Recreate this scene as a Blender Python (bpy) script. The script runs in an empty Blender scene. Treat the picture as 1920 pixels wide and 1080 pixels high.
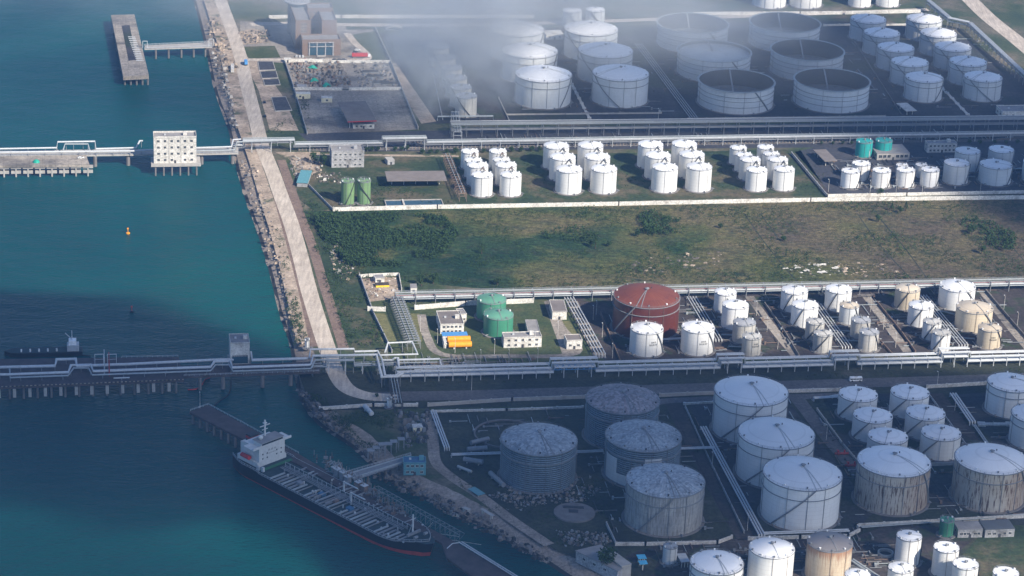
import bpy, bmesh, math, random
from mathutils import Vector, Matrix, noise
random.seed(7)
SC = bpy.context.scene
COL = SC.collection
rad = math.radians

# ------------------------------------------------------------------ camera
F_PX, PITCH, ROLL, CAM_H = 4926.0, rad(22.26), rad(2.4), 640.0
CAM = Vector((0, 0, CAM_H))
_F = Vector((0, math.cos(PITCH), -math.sin(PITCH)))
_R0 = Vector((1, 0, 0)); _U0 = Vector((0, math.sin(PITCH), math.cos(PITCH)))
_R = _R0*math.cos(ROLL) + _U0*math.sin(ROLL)
_U = -_R0*math.sin(ROLL) + _U0*math.cos(ROLL)
cd = bpy.data.cameras.new("camera"); cam = bpy.data.objects.new("camera", cd); COL.objects.link(cam)
cd.sensor_width = 36.0; cd.lens = 36.0*F_PX/1920.0; cd.clip_start = 1.0; cd.clip_end = 60000
cam.matrix_world = Matrix(((_R.x, _U.x, -_F.x, 0), (_R.y, _U.y, -_F.y, 0), (_R.z, _U.z, -_F.z, CAM_H), (0, 0, 0, 1)))
SC.camera = cam

# ------------------------------------------------------------------ light
SUN_EL = rad(36.0)
SUN_H = Vector((0.72, -0.694, 0)).normalized()          # where the sun stands, seen from above
SUN_DIR = Vector((SUN_H.x*math.cos(SUN_EL), SUN_H.y*math.cos(SUN_EL), math.sin(SUN_EL)))
sl = bpy.data.lights.new("sun", 'SUN'); sl.energy = 5.0; sl.angle = rad(0.5); sl.color = (1.0, 0.91, 0.78)
sun = bpy.data.objects.new("sun", sl); COL.objects.link(sun)
sun.rotation_euler = SUN_DIR.to_track_quat('Z', 'Y').to_euler()
sun.location = (500, -500, 1500)
wd = bpy.data.worlds.new("World"); SC.world = wd; wd.use_nodes = True
nt = wd.node_tree
sky = nt.nodes.new('ShaderNodeTexSky'); sky.sky_type = 'NISHITA'; sky.sun_disc = False
sky.sun_elevation = SUN_EL; sky.sun_rotation = math.atan2(SUN_H.x, SUN_H.y)
sky.air_density = 1.0; sky.dust_density = 0.4; sky.ozone_density = 3.0
bg = nt.nodes['Background']; bg.inputs[1].default_value = 0.08
tint = nt.nodes.new('ShaderNodeMix'); tint.data_type = 'RGBA'; tint.blend_type = 'MULTIPLY'; tint.inputs[0].default_value = 1.0
tint.inputs[7].default_value = (.90, .97, 1.12, 1); nt.links.new(sky.outputs[0], tint.inputs[6]); nt.links.new(tint.outputs[2], bg.inputs[0])
SC.view_settings.view_transform = 'Standard'; SC.view_settings.look = 'None'
SC.view_settings.gamma = 1.0; SC.view_settings.exposure = 0.82
SC.render.engine = 'CYCLES'
SC.cycles.use_denoising = True
SC.cycles.max_bounces = 5; SC.cycles.diffuse_bounces = 2; SC.cycles.glossy_bounces = 2
SC.cycles.volume_bounces = 1; SC.cycles.transparent_max_bounces = 24
SC.cycles.volume_step_rate = 1.0; SC.cycles.volume_max_steps = 256
SC.cycles.sample_clamp_indirect = 4.0

# ------------------------------------------------------------------ picture -> place
def W(px, py, z=0.0):
    """the point at height z that the photograph shows at pixel (px, py) of 1920x1080"""
    d = _F*F_PX + _R*(px-960.0) + _U*(540.0-py)
    t = (z-CAM_H)/d.z
    return CAM + d*t
def PX(p):
    v = Vector(p)-CAM; k = F_PX/v.dot(_F)
    return 960+v.dot(_R)*k, 540-v.dot(_U)*k
def scale_at(px, py, z=0.0):
    return F_PX/(W(px, py, z)-CAM).dot(_F)
EAST = (W(1900, 371)-W(640, 391)); EAST.z = 0; EAST.normalize()
NORTH = Vector((-EAST.y, EAST.x, 0))
GRID = math.atan2(EAST.y, EAST.x)

# ------------------------------------------------------------------ materials
MATS = {}
def new_mat(name):
    m = bpy.data.materials.new(name); m.use_nodes = True; MATS[name] = m
    return m, m.node_tree.nodes, m.node_tree.links, m.node_tree.nodes['Principled BSDF']
def ramp(N, L, fac, stops):
    r = N.new('ShaderNodeValToRGB'); e = r.color_ramp.elements
    while len(e) < len(stops): e.new(0.5)
    for k, (p, c) in enumerate(stops):
        e[k].position = p; e[k].color = (*c, 1) if not isinstance(c, (int, float)) else (c, c, c, 1)
    L.new(fac, r.inputs[0]); return r.outputs[0]
def noi(N, L, vec, scale, detail=4, rough=0.6, dist=0.0):
    n = N.new('ShaderNodeTexNoise'); n.inputs['Scale'].default_value = scale
    n.inputs['Detail'].default_value = detail; n.inputs['Roughness'].default_value = rough
    n.inputs['Distortion'].default_value = dist
    L.new(vec, n.inputs['Vector']); return n.outputs['Fac']
def mapv(N, L, vec, sc=(1, 1, 1), rot=(0, 0, 0)):
    m = N.new('ShaderNodeMapping'); m.inputs['Scale'].default_value = sc; m.inputs['Rotation'].default_value = rot
    L.new(vec, m.inputs['Vector']); return m.outputs[0]
def mixc(N, L, fac, a, b, mode='MIX'):
    m = N.new('ShaderNodeMix'); m.data_type = 'RGBA'; m.blend_type = mode
    for s, v in ((m.inputs[0], fac), (m.inputs[6], a), (m.inputs[7], b)):
        if isinstance(v, (int, float)): s.default_value = v
        elif isinstance(v, tuple): s.default_value = (*v, 1)
        else: L.new(v, s)
    return m.outputs[2]
def mth(N, L, op, a, b=0.0, c=0.0):
    m = N.new('ShaderNodeMath'); m.operation = op
    for s, v in zip(m.inputs, (a, b, c)):
        if isinstance(v, (int, float)): s.default_value = v
        else: L.new(v, s)
    return m.outputs[0]
def world_pos(N):
    return N.new('ShaderNodeNewGeometry').outputs['Position']
def bump(N, L, B, h, strength=0.5, dist=0.3):
    b = N.new('ShaderNodeBump'); b.inputs['Strength'].default_value = strength; b.inputs['Distance'].default_value = dist
    L.new(h, b.inputs['Height']); L.new(b.outputs[0], B.inputs['Normal'])
def mottle(name, stops, scale, fine=None, rough=0.9, second=None, spec=0.2, bmp=0.0, metal=0.0, seams=0.0):
    """a colour that drifts over a surface; fine = a second small noise that darkens or lightens it"""
    m, N, L, B = new_mat(name); p = world_pos(N)
    c = ramp(N, L, noi(N, L, p, scale, 6, 0.65), stops)
    if second:
        s2, col, lo, hi = second
        f = ramp(N, L, noi(N, L, mapv(N, L, p, (1, 1.3, 1), (0, 0, .6)), s2, 5, 0.6), [(lo, 0.0), (hi, 1.0)])
        c = mixc(N, L, f, c, col)
    if fine:
        f = ramp(N, L, noi(N, L, p, fine, 4, 0.7), [(0.3, 0.62), (0.7, 1.38)])
        c = mixc(N, L, 1.0, c, f, 'MULTIPLY')
    if seams:       # joints, ruts and drains that follow the plant's grid
        sx = N.new('ShaderNodeSeparateXYZ'); L.new(mapv(N, L, p, (1, 1, 1), (0, 0, -GRID)), sx.inputs[0])
        wob = mth(N, L, 'MULTIPLY', noi(N, L, p, .05, 3), 2.5)
        for ax_, per in ((0, seams), (1, seams*1.37)):
            f = mth(N, L, 'FRACT', mth(N, L, 'DIVIDE', mth(N, L, 'ADD', sx.outputs[ax_], wob), per))
            l_ = ramp(N, L, f, [(0.0, .55), (.035, .62), (.06, 1.0), (.5, 1.08), (.52, .9), (1.0, 1.0)])
            c = mixc(N, L, noi(N, L, p, .03, 3), c, mixc(N, L, 1.0, c, l_, 'MULTIPLY'))
    L.new(c, B.inputs['Base Color']); B.inputs['Roughness'].default_value = rough; B.inputs['Metallic'].default_value = metal
    B.inputs['Specular IOR Level'].default_value = spec
    if bmp: bump(N, L, B, noi(N, L, p, fine or scale*8, 4, 0.7), bmp, 0.6)
    return m
def plain(name, col, rough=0.6, var=0.16, scale=0.6, metal=0.0):
    return mottle(name, [(0.3, tuple(c*(1-var) for c in col)), (0.7, tuple(min(1, c*(1+var)) for c in col))], scale, None, rough, metal=metal)

# ground kinds
m, N, L, B = new_mat('field_ground')
p = world_pos(N); sp = N.new('ShaderNodeSeparateXYZ'); L.new(p, sp.inputs[0])
east = mth(N, L, 'MULTIPLY', mth(N, L, 'ADD', sp.outputs[0], 130), 1/330.0)
n1 = noi(N, L, mapv(N, L, p, (1, 1, 1), (0, 0, .4)), 0.012, 6, 0.62, 0.3)
k = mth(N, L, 'ADD', mth(N, L, 'MULTIPLY_ADD', east, 0.46, 0.10), mth(N, L, 'MULTIPLY', mth(N, L, 'SUBTRACT', n1, 0.5), 1.7))
c = ramp(N, L, k, [(0.0, (.016, .044, .022)), (0.2, (.035, .068, .028)), (0.36, (.10, .108, .040)), (0.54, (.145, .125, .062)), (0.8, (.115, .092, .064))])
n2 = ramp(N, L, noi(N, L, mapv(N, L, p, (1, 1.6, 1)), 0.045, 6, 0.7), [(0.30, 0.0), (0.50, 1.0)])
c = mixc(N, L, n2, (.05, .062, .036), c)
n3 = ramp(N, L, noi(N, L, p, 0.32, 5, 0.75), [(0.3, 0.45), (0.72, 1.5)])
c = mixc(N, L, 1.0, c, n3, 'MULTIPLY')
n4 = ramp(N, L, noi(N, L, mapv(N, L, p, (1, 1, 1), (0, 0, 1)), 0.028, 4, 0.6), [(0.66, 0.0), (0.76, 1.0)])
c = mixc(N, L, mth(N, L, 'MULTIPLY', n4, 0.75), c, (.13, .115, .045))
n5 = ramp(N, L, noi(N, L, mapv(N, L, p, (1, 1.9, 1), (0, 0, .2)), 0.075, 6, 0.8), [(0.54, 0.0), (0.66, 1.0)])
c = mixc(N, L, mth(N, L, 'MULTIPLY', n5, 0.85), c, (.018, .042, .022))
n7 = ramp(N, L, noi(N, L, mapv(N, L, p, (1, 2.4, 1), (0, 0, .1)), 0.16, 6, 0.8), [(0.38, 0.62), (0.62, 1.32)])
c = mixc(N, L, 1.0, c, n7, 'MULTIPLY')
n6 = ramp(N, L, noi(N, L, mapv(N, L, p, (1, 1.6, 1), (0, 0, -.5)), 0.055, 6, 0.75), [(0.62, 0.0), (0.72, 1.0)])
c = mixc(N, L, mth(N, L, 'MULTIPLY', n6, 0.55), c, (.21, .17, .12))
L.new(c, B.inputs['Base Color']); B.inputs['Roughness'].default_value = 0.95; B.inputs['Specular IOR Level'].default_value = 0.1
bump(N, L, B, noi(N, L, p, 0.5, 4, 0.75), 1.0, 1.8)

mottle('lawn_olive', [(0.3, (.10, .105, .04)), (0.7, (.16, .15, .07))], 0.06, 0.5, 0.95)
mottle('land_ground', [(0.3, (.022, .042, .022)), (0.45, (.05, .068, .03)), (0.56, (.10, .092, .06)), (0.7, (.20, .165, .125))], 0.022, 0.35, 0.95, bmp=0.7)
mottle('scrub_ground', [(0.3, (.016, .034, .018)), (0.48, (.034, .052, .024)), (0.62, (.095, .08, .05))], 0.03, 0.35, 0.95, bmp=0.8)
mottle('lawn_green', [(0.3, (.030, .052, .022)), (0.52, (.055, .072, .030)), (0.7, (.095, .088, .048))], 0.06, 0.5, 0.95, bmp=0.4)
mottle('asphalt_dark', [(0.3, (.026, .028, .036)), (0.55, (.046, .045, .050)), (0.75, (.085, .076, .076))], 0.03, 0.4, 0.9, (0.011, (.030, .040, .026), 0.5, 0.62), seams=16)
mottle('gravel_brown', [(0.3, (.030, .026, .028)), (0.55, (.055, .047, .045)), (0.75, (.11, .088, .075))], 0.035, 0.4, 0.9, (0.04, (.035, .05, .028), .54, .62), seams=14)
mottle('earth_dark', [(0.3, (.016, .020, .018)), (0.46, (.032, .038, .027)), (0.6, (.052, .056, .036)), (0.72, (.10, .09, .075))], 0.028, 0.4, 0.95, bmp=0.6)
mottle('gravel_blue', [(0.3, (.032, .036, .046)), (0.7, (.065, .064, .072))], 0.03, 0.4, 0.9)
# worn concrete road with joints, tracks and patches
m, N, L, B = new_mat('road_concrete'); p = world_pos(N)
pr = mapv(N, L, p, (1, 1, 1), (0, 0, -GRID))
c = ramp(N, L, noi(N, L, p, 0.05, 7, 0.7), [(0.25, (.34, .285, .225)), (0.5, (.45, .385, .315)), (0.75, (.56, .49, .41))])
f = ramp(N, L, noi(N, L, mapv(N, L, p, (1, .12, 1), (0, 0, .17)), 0.5, 4, 0.6), [(0.35, 0.78), (0.65, 1.15)])
c = mixc(N, L, 1.0, c, f, 'MULTIPLY')
f = ramp(N, L, noi(N, L, p, 0.9, 3, 0.6), [(0.3, 0.82), (0.7, 1.15)])
c = mixc(N, L, 1.0, c, f, 'MULTIPLY')
L.new(c, B.inputs['Base Color']); B.inputs['Roughness'].default_value = 0.9
mottle('road_asphalt', [(0.3, (.075, .072, .075)), (0.55, (.11, .104, .104)), (0.75, (.15, .14, .135))], 0.04, 0.5, 0.9, (0.15, (.08, .075, .075), .58, .7))
mottle('yard_concrete', [(0.25, (.19, .165, .14)), (0.5, (.27, .24, .205)), (0.75, (.36, .32, .27))], 0.035, 0.5, 0.9, (0.02, (.13, .12, .11), .5, .62), seams=9)
mottle('bank_sand', [(0.3, (.19, .15, .115)), (0.5, (.32, .255, .195)), (0.7, (.46, .37, .29))], 0.06, 0.45, 0.95, (0.05, (.06, .075, .04), .56, .66), bmp=0.7)
mottle('bank_slope', [(0.3, (.21, .17, .14)), (0.6, (.30, .25, .205)), (0.8, (.38, .33, .27))], 0.05, 0.6, 0.95, bmp=0.5, seams=11)
mottle('rubble_rock', [(0.3, (.07, .062, .055)), (0.6, (.16, .14, .12)), (0.8, (.32, .29, .25))], 0.25, 1.2, 0.95, bmp=1.0)
mottle('berm_red', [(0.3, (.13, .092, .075)), (0.7, (.22, .16, .125))], 0.1, 0.6, 0.95, bmp=0.6)

# water: green-blue with silt drifting through it, small waves
m, N, L, B = new_mat('sea_water'); p = world_pos(N)
c = ramp(N, L, noi(N, L, mapv(N, L, p, (1, 0.55, 1), (0, 0, .35)), 0.0042, 5, 0.55, 0.6),
         [(0.28, (.001, .033, .042)), (0.5, (.0015, .053, .056)), (0.72, (.004, .074, .064))])
L.new(c, B.inputs['Base Color']); B.inputs['Roughness'].default_value = 0.22; B.inputs['IOR'].default_value = 1.33
B.inputs['Specular IOR Level'].default_value = 0.10
w1 = noi(N, L, mapv(N, L, p, (1, 2.2, 1), (0, 0, .5)), 0.22, 4, 0.6)
w2 = noi(N, L, mapv(N, L, p, (1, 1.7, 1), (0, 0, -.3)), 0.035, 3, 0.5)
h = mth(N, L, 'ADD', w1, mth(N, L, 'MULTIPLY', w2, 2.0)); bump(N, L, B, h, 0.9, 1.3)

# steel tank skins: courses of plate, vertical drips, faded patches
def tank_mat(name, base, tint, streak=None, streak_amt=0.25, lo=0.5, hi=0.72, rough=0.45, rib=0.0, mott=0.0, band=None, top=None):
    m, N, L, B = new_mat(name)
    tc = N.new('ShaderNodeTexCoord'); sp = N.new('ShaderNodeSeparateXYZ'); L.new(tc.outputs['Object'], sp.inputs[0])
    oi = N.new('ShaderNodeObjectInfo')
    ang = mth(N, L, 'ARCTAN2', sp.outputs[1], sp.outputs[0])
    cb = N.new('ShaderNodeCombineXYZ')
    L.new(mth(N, L, 'MULTIPLY', ang, 22.0), cb.inputs[0]); L.new(mth(N, L, 'MULTIPLY', sp.outputs[2], 0.10), cb.inputs[1])
    L.new(mth(N, L, 'MULTIPLY', oi.outputs['Random'], 60.0), cb.inputs[2])
    drip = noi(N, L, cb.outputs[0], 1.0, 5, 0.7)
    big = noi(N, L, world_pos(N), 0.06, 5, 0.65)
    c = mixc(N, L, ramp(N, L, big, [(0.35, 0.0), (0.68, 1.0)]), base, tint)
    course = mth(N, L, 'FRACT', mth(N, L, 'MULTIPLY', sp.outputs[2], 0.42))
    cl = ramp(N, L, course, [(0.0, 0.86), (0.10, 1.0), (0.93, 1.0), (1.0, 0.9)])
    c = mixc(N, L, 1.0, c, cl, 'MULTIPLY')
    if streak:
        f = ramp(N, L, drip, [(lo, 0.0), (hi, 1.0)])
        c = mixc(N, L, mth(N, L, 'MULTIPLY', f, streak_amt), c, streak)
    if band:      # a sector of the shell rusted more than the rest
        a0, a1, rc = band
        sct = mth(N, L, 'MULTIPLY', ramp(N, L, mth(N, L, 'MULTIPLY_ADD', ang, 1/6.2832, .5), [(a0/360+.5, 0.0), ((a0+30)/360+.5, 1.0), ((a1-20)/360+.5, 1.0), (a1/360+.5, 0.0)]), ramp(N, L, drip, [(.30, 0.1), (.5, 1.0)]))
        c = mixc(N, L, mth(N, L, 'MULTIPLY', sct, .42), c, rc)
        f = ramp(N, L, drip, [(lo+.02, 0.0), (hi+.02, 1.0)]); c = mixc(N, L, mth(N, L, 'MULTIPLY', f, mth(N, L, 'MULTIPLY', sct, .9)), c, streak)
    if top:
        f = ramp(N, L, mth(N, L, 'ADD', sp.outputs[2], mth(N, L, 'MULTIPLY', mth(N, L, 'SUBTRACT', drip, .5), 9.0)), [(0.0, 0.0), (1.0, 0.0)])
        mrn = N.new('ShaderNodeMapRange'); L.new(mth(N, L, 'ADD', sp.outputs[2], mth(N, L, 'MULTIPLY', mth(N, L, 'SUBTRACT', drip, .5), 12.0)), mrn.inputs[0]); mrn.inputs[1].default_value = 13.5; mrn.inputs[2].default_value = 17.0
        c = mixc(N, L, mth(N, L, 'MULTIPLY', mrn.outputs[0], .85), c, top)
    if mott:
        v = N.new('ShaderNodeTexVoronoi'); v.inputs['Scale'].default_value = 0.8; L.new(world_pos(N), v.inputs['Vector'])
        vv = ramp(N, L, v.outputs['Color'], [(0.1, 1-mott), (0.9, 1+mott)])
        c = mixc(N, L, 1.0, c, vv, 'MULTIPLY')
    c = mixc(N, L, 1.0, c, ramp(N, L, oi.outputs['Random'], [(0.0, .86), (1.0, 1.04)]), 'MULTIPLY')
    L.new(c, B.inputs['Base Color']); B.inputs['Roughness'].default_value = rough
    if rib:
        w = mth(N, L, 'SINE', mth(N, L, 'MULTIPLY', sp.outputs[2], 5.2)); bump(N, L, B, w, rib, 0.25)
    return m
tank_mat('tank_white', (.78, .78, .76), (.70, .70, .68), (.42, .38, .33), 0.25)
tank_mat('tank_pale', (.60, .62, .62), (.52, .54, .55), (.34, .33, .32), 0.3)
tank_mat('tank_cream', (.62, .54, .41), (.54, .46, .34), (.30, .20, .12), 0.42)
tank_mat('tank_weathered', (.55, .54, .50), (.44, .43, .40), (.22, .19, .16), 0.5, .42, .68)
tank_mat('tank_rusty', (.50, .47, .41), (.40, .36, .30), (.07, .035, .025), 0.95, .52, .60, band=(-95, 30, (.30, .17, .10)))
tank_mat('tank_rustcream', (.60, .52, .40), (.52, .43, .31), (.28, .15, .09), 0.6, .48, .62, top=(.32, .17, .10))
tank_mat('tank_green', (.055, .24, .145), (.045, .20, .12), (.08, .16, .09), 0.25)
tank_mat('tank_lightgreen', (.16, .27, .12), (.12, .215, .10), (.2, .14, .07), 0.3)
tank_mat('tank_teal', (.02, .33, .30), (.02, .27, .25), (.12, .20, .16), 0.2)
tank_mat('tank_red', (.12, .028, .016), (.08, .019, .014), (.05, .015, .014), 0.4)
tank_mat('tank_redroof', (.185, .046, .024), (.13, .032, .02), (.24, .10, .06), 0.5, rough=.7)
tank_mat('tank_greenroof', (.12, .31, .21), (.09, .25, .165), (.2, .3, .17), 0.3)
tank_mat('tank_lag', (.24, .32, .38), (.17, .235, .285), (.10, .11, .12), 0.4, .42, .68, 0.6, rib=1.6, mott=0.12)
tank_mat('tank_lagpale', (.42, .41, .38), (.27, .29, .30), (.12, .105, .09), 0.6, .42, .62, 0.7, mott=0.08)
tank_mat('roof_white', (.80, .80, .80), (.72, .73, .73), (.55, .5, .44), 0.2)
tank_mat('roof_grey', (.36, .37, .38), (.30, .31, .33), (.22, .18, .15), 0.3)
tank_mat('roof_cream', (.60, .52, .40), (.50, .42, .31), (.3, .2, .12), 0.45)
tank_mat('roof_lag', (.27, .32, .36), (.15, .18, .21), (.40, .40, .40), 0.6, .42, .62, 0.6, mott=0.34)
tank_mat('roof_lagred', (.26, .25, .26), (.15, .165, .18), (.34, .21, .19), 0.5, .4, .7, 0.7, mott=0.4)
tank_mat('roof_rustgrey', (.19, .18, .18), (.15, .14, .145), (.12, .09, .07), 0.4)
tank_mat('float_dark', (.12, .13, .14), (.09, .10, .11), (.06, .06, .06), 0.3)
tank_mat('float_pale', (.38, .40, .40), (.30, .32, .32), (.2, .18, .16), 0.3)

plain('steel_grey', (.20, .21, .22), 0.6); plain('steel_dark', (.055, .057, .06), 0.7); plain('steel_light', (.42, .44, .45), 0.5)
plain('pipe_silver', (.46, .48, .49), 0.42); plain('pipe_pale', (.30, .33, .34), 0.5); plain('pipe_red', (.30, .05, .05), 0.5)
plain('concrete', (.34, .325, .30), 0.9, .2, .3); plain('concrete_dark', (.16, .15, .145), 0.9, .25, .2); GR = lambda n, c, g: mottle(n, [(0.3, tuple(v*.8 for v in c)), (0.7, tuple(v*1.12 for v in c))], .12, .9, .85, (0.16, g, .54, .7))
GR('concrete_white', (.52, .50, .46), (.30, .28, .25))
GR('wall_white', (.60, .58, .53), (.33, .30, .26)); GR('wall_grey', (.33, .33, .335), (.17, .165, .16)); plain('deck_dark', (.075, .062, .062), .9, .3, .2); plain('rock_wet', (.035, .036, .034), .7); plain('wall_brown', (.175, .125, .098), 0.85, .12); plain('ship_white', (.52, .53, .52), .5, .12)
plain('wall_cream', (.66, .60, .42), 0.8); plain('roof_grey_flat', (.24, .23, .225), 0.9, .2, .15); plain('roof_brown_flat', (.17, .15, .14), 0.9, .2, .15)
plain('glass_dark', (.02, .03, .04), 0.15); plain('glass_blue', (.03, .07, .10), 0.12)
plain('tarp_teal', (.02, .28, .20), 0.6); plain('paint_orange', (.75, .30, .02), 0.45); plain('paint_blue', (.08, .25, .50), 0.5)
plain('paint_teal', (.10, .25, .28), 0.5); plain('paint_skyblue', (.10, .42, .60), 0.5); plain('paint_red', (.42, .03, .03), 0.45); plain('paint_yellow', (.70, .50, .04), 0.5)
plain('rubber', (.02, .02, .02), 0.9); plain('paint_white', (.80, .80, .78), 0.4); plain('paint_black', (.012, .014, .018), 0.4); plain('paint_green', (.03, .14, .06), 0.6)
plain('hull_red', (.33, .045, .035), 0.6, .25, .3); plain('deck_green', (.032, .052, .055), 0.75, .3, .2); plain('roof_blue', (.05, .13, .22), 0.7)
plain('bark', (.07, .05, .035), 0.95)
m, N, L, B = new_mat('leaf'); p = world_pos(N)
c = ramp(N, L, noi(N, L, p, 0.35, 5, 0.7), [(0.3, (.018, .040, .014)), (0.55, (.034, .066, .022)), (0.75, (.062, .095, .032))])
L.new(c, B.inputs['Base Color']); B.inputs['Roughness'].default_value = 0.85; B.inputs['Specular IOR Level'].default_value = 0.15

# ------------------------------------------------------------------ mesh helpers
class MB:
    def __init__(s): s.v = []; s.f = []; s.m = []; s.names = []
    def mi(s, mat):
        if mat not in s.names: s.names.append(mat)
        return s.names.index(mat)
    def add(s, verts, faces, mat):
        o = len(s.v); k = s.mi(mat)
        s.v += [tuple(v) for v in verts]
        for f in faces: s.f.append(tuple(i+o for i in f)); s.m.append(k)
    def box(s, x0, y0, z0, x1, y1, z1, mat):
        s.add([(x0, y0, z0), (x1, y0, z0), (x1, y1, z0), (x0, y1, z0), (x0, y0, z1), (x1, y0, z1), (x1, y1, z1), (x0, y1, z1)],
              [(0, 3, 2, 1), (4, 5, 6, 7), (0, 1, 5, 4), (1, 2, 6, 5), (2, 3, 7, 6), (3, 0, 4, 7)], mat)
    def prism(s, pts, z0, z1, mat):
        """pts counter-clockwise list of (x, y)"""
        a = sum(pts[i][0]*pts[(i+1) % len(pts)][1]-pts[(i+1) % len(pts)][0]*pts[i][1] for i in range(len(pts)))
        if a < 0: pts = pts[::-1]
        n = len(pts)
        s.add([(p[0], p[1], z0) for p in pts]+[(p[0], p[1], z1) for p in pts],
              [tuple(range(n))[::-1], tuple(range(n, 2*n))]+[(i, (i+1) % n, n+(i+1) % n, n+i) for i in range(n)], mat)
    def bar(s, a, b, w, h, mat):
        """a box beam from a to b, w wide and h high"""
        a = Vector(a); b = Vector(b); d = (b-a)
        if d.length < 1e-6: return
        d.normalize(); up = Vector((0, 0, 1))
        if abs(d.z) > .99: up = Vector((0, 1, 0))
        sd = d.cross(up).normalized()*w/2; u = sd.cross(d).normalized()*h/2
        vs = [p+q for p in (a, b) for q in (-sd-u, sd-u, sd+u, -sd+u)]
        s.add(vs, [(0, 1, 2, 3), (7, 6, 5, 4), (0, 4, 5, 1), (1, 5, 6, 2), (2, 6, 7, 3), (3, 7, 4, 0)], mat)
    def tube(s, pts, r, mat, n=8):
        pts = [Vector(p) for p in pts]; k = len(pts); rings = []
        for i, p in enumerate(pts):
            d = (pts[min(i+1, k-1)]-pts[max(i-1, 0)]).normalized()
            up = Vector((0, 0, 1)) if abs(d.z) < .95 else Vector((0, 1, 0))
            a = d.cross(up).normalized(); b = a.cross(d).normalized()
            sc = 1.0
            if 0 < i < k-1:
                c = (pts[i]-pts[i-1]).normalized().dot((pts[i+1]-pts[i]).normalized())
                sc = min(1.6, 1/max(.3, math.sqrt((1+c)/2)))
            rings.append([p+(a*math.cos(t)*sc+b*math.sin(t))*r for t in (2*math.pi*j/n for j in range(n))])
        vs = [v for rg in rings for v in rg]; fs = []
        for i in range(k-1):
            for j in range(n): fs.append((i*n+j, i*n+(j+1) % n, (i+1)*n+(j+1) % n, (i+1)*n+j))
        fs.append(tuple(range(n))[::-1]); fs.append(tuple((k-1)*n+j for j in range(n)))
        s.add(vs, fs, mat)
    def lathe(s, prof, mat, n=48, x=0, y=0, cap=False):
        vs = []; fs = []; k = len(prof)
        for (r, z) in prof:
            vs += [(x+r*math.cos(2*math.pi*j/n), y+r*math.sin(2*math.pi*j/n), z) for j in range(n)]
        for i in range(k-1):
            for j in range(n): fs.append((i*n+j, i*n+(j+1) % n, (i+1)*n+(j+1) % n, (i+1)*n+j))
        if cap: fs.append(tuple(range(n))[::-1]); fs.append(tuple((k-1)*n+j for j in range(n)))
        s.add(vs, fs, mat)
    def cyl(s, x, y, z0, z1, r, mat, n=12): s.lathe([(r, z0), (r, z1)], mat, n, x, y, True)
    def mesh(s, name, smooth=False):
        me = bpy.data.meshes.new(name); me.from_pydata(s.v, [], s.f)
        for nme in s.names: me.materials.append(MATS[nme])
        me.polygons.foreach_set('material_index', s.m)
        if smooth: me.polygons.foreach_set('use_smooth', [True]*len(s.f))
        me.update()
        if smooth:
            try: me.set_sharp_from_angle(angle=rad(35))
            except Exception: pass
        return me
    def build(s, name, parent=None, loc=(0, 0, 0), rot=0.0, smooth=False):
        return place(s.mesh(name, smooth), name, parent, loc, rot)
def place(me, name, parent=None, loc=(0, 0, 0), rot=0.0):
    o = bpy.data.objects.new(name, me); COL.objects.link(o)
    o.location = loc; o.rotation_euler = (0, 0, rot)
    if parent: o.parent = parent
    return o
def tag(o, label, cat, group=None):
    o['label'] = label; o['category'] = cat
    if group: o['group'] = group
    return o
def thing(name, label, cat, loc, rot=0.0, group=None):
    o = bpy.data.objects.new(name, None); COL.objects.link(o); o.empty_display_size = 2
    o.location = loc; o.rotation_euler = (0, 0, rot)
    return tag(o, label, cat, group)
def structure(o, kind='structure'): o['kind'] = kind; return o
_copies = {}
def copy_tree(o, loc=None, rot=None, label=None, group=None, parent=None):
    c = o.copy(); COL.objects.link(c); c.parent = parent
    for ch in [x for x in o.children]: copy_tree(ch, parent=c)
    if loc is not None: c.location = loc
    if rot is not None: c.rotation_euler = (0, 0, rot)
    if label: c['label'] = label
    if group: c['group'] = group
    return c
def sheet(name, poly, z, mat, grow=0):
    """a flat area of ground given by its outline"""
    mb = MB(); pts = [W(x, y) for x, y in poly]; pts = [(p.x, p.y) for p in pts]
    a = sum(pts[i][0]*pts[(i+1) % len(pts)][1]-pts[(i+1) % len(pts)][0]*pts[i][1] for i in range(len(pts)))
    if a < 0: pts = pts[::-1]
    me = bpy.data.meshes.new(name); bm = bmesh.new()
    vs = [bm.verts.new((p[0], p[1], z)) for p in pts]
    f = bm.faces.new(vs); bmesh.ops.triangulate(bm, faces=[f]); bm.to_mesh(me); bm.free()
    me.materials.append(MATS[mat])
    return structure(place(me, name))
def strip(name, line, width, z, mat, kerb=0.0):
    """a road along a line of pixels; width in metres (one number or one per point)"""
    P = [W(x, y) for x, y in line]; P = smooth_line(P)
    n = len(P); me_ = MB(); lft = []; rgt = []
    for i, p in enumerate(P):
        d = (P[min(i+1, n-1)]-P[max(i-1, 0)]); d.z = 0; d.normalize(); s = Vector((-d.y, d.x, 0))*width/2
        lft.append(p+s); rgt.append(p-s)
    vs = [(q.x, q.y, z) for q in lft]+[(q.x, q.y, z) for q in rgt]
    me_.add(vs, [(i, n+i, n+i+1, i+1) for i in range(n-1)], mat)
    if kerb:
        for side in (lft, rgt):
            for i in range(n-1):
                a, b = side[i], side[i+1]; me_.bar((a.x, a.y, z+kerb/2), (b.x, b.y, z+kerb/2), .35, kerb, 'concrete')
    return structure(me_.build(name))
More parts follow.
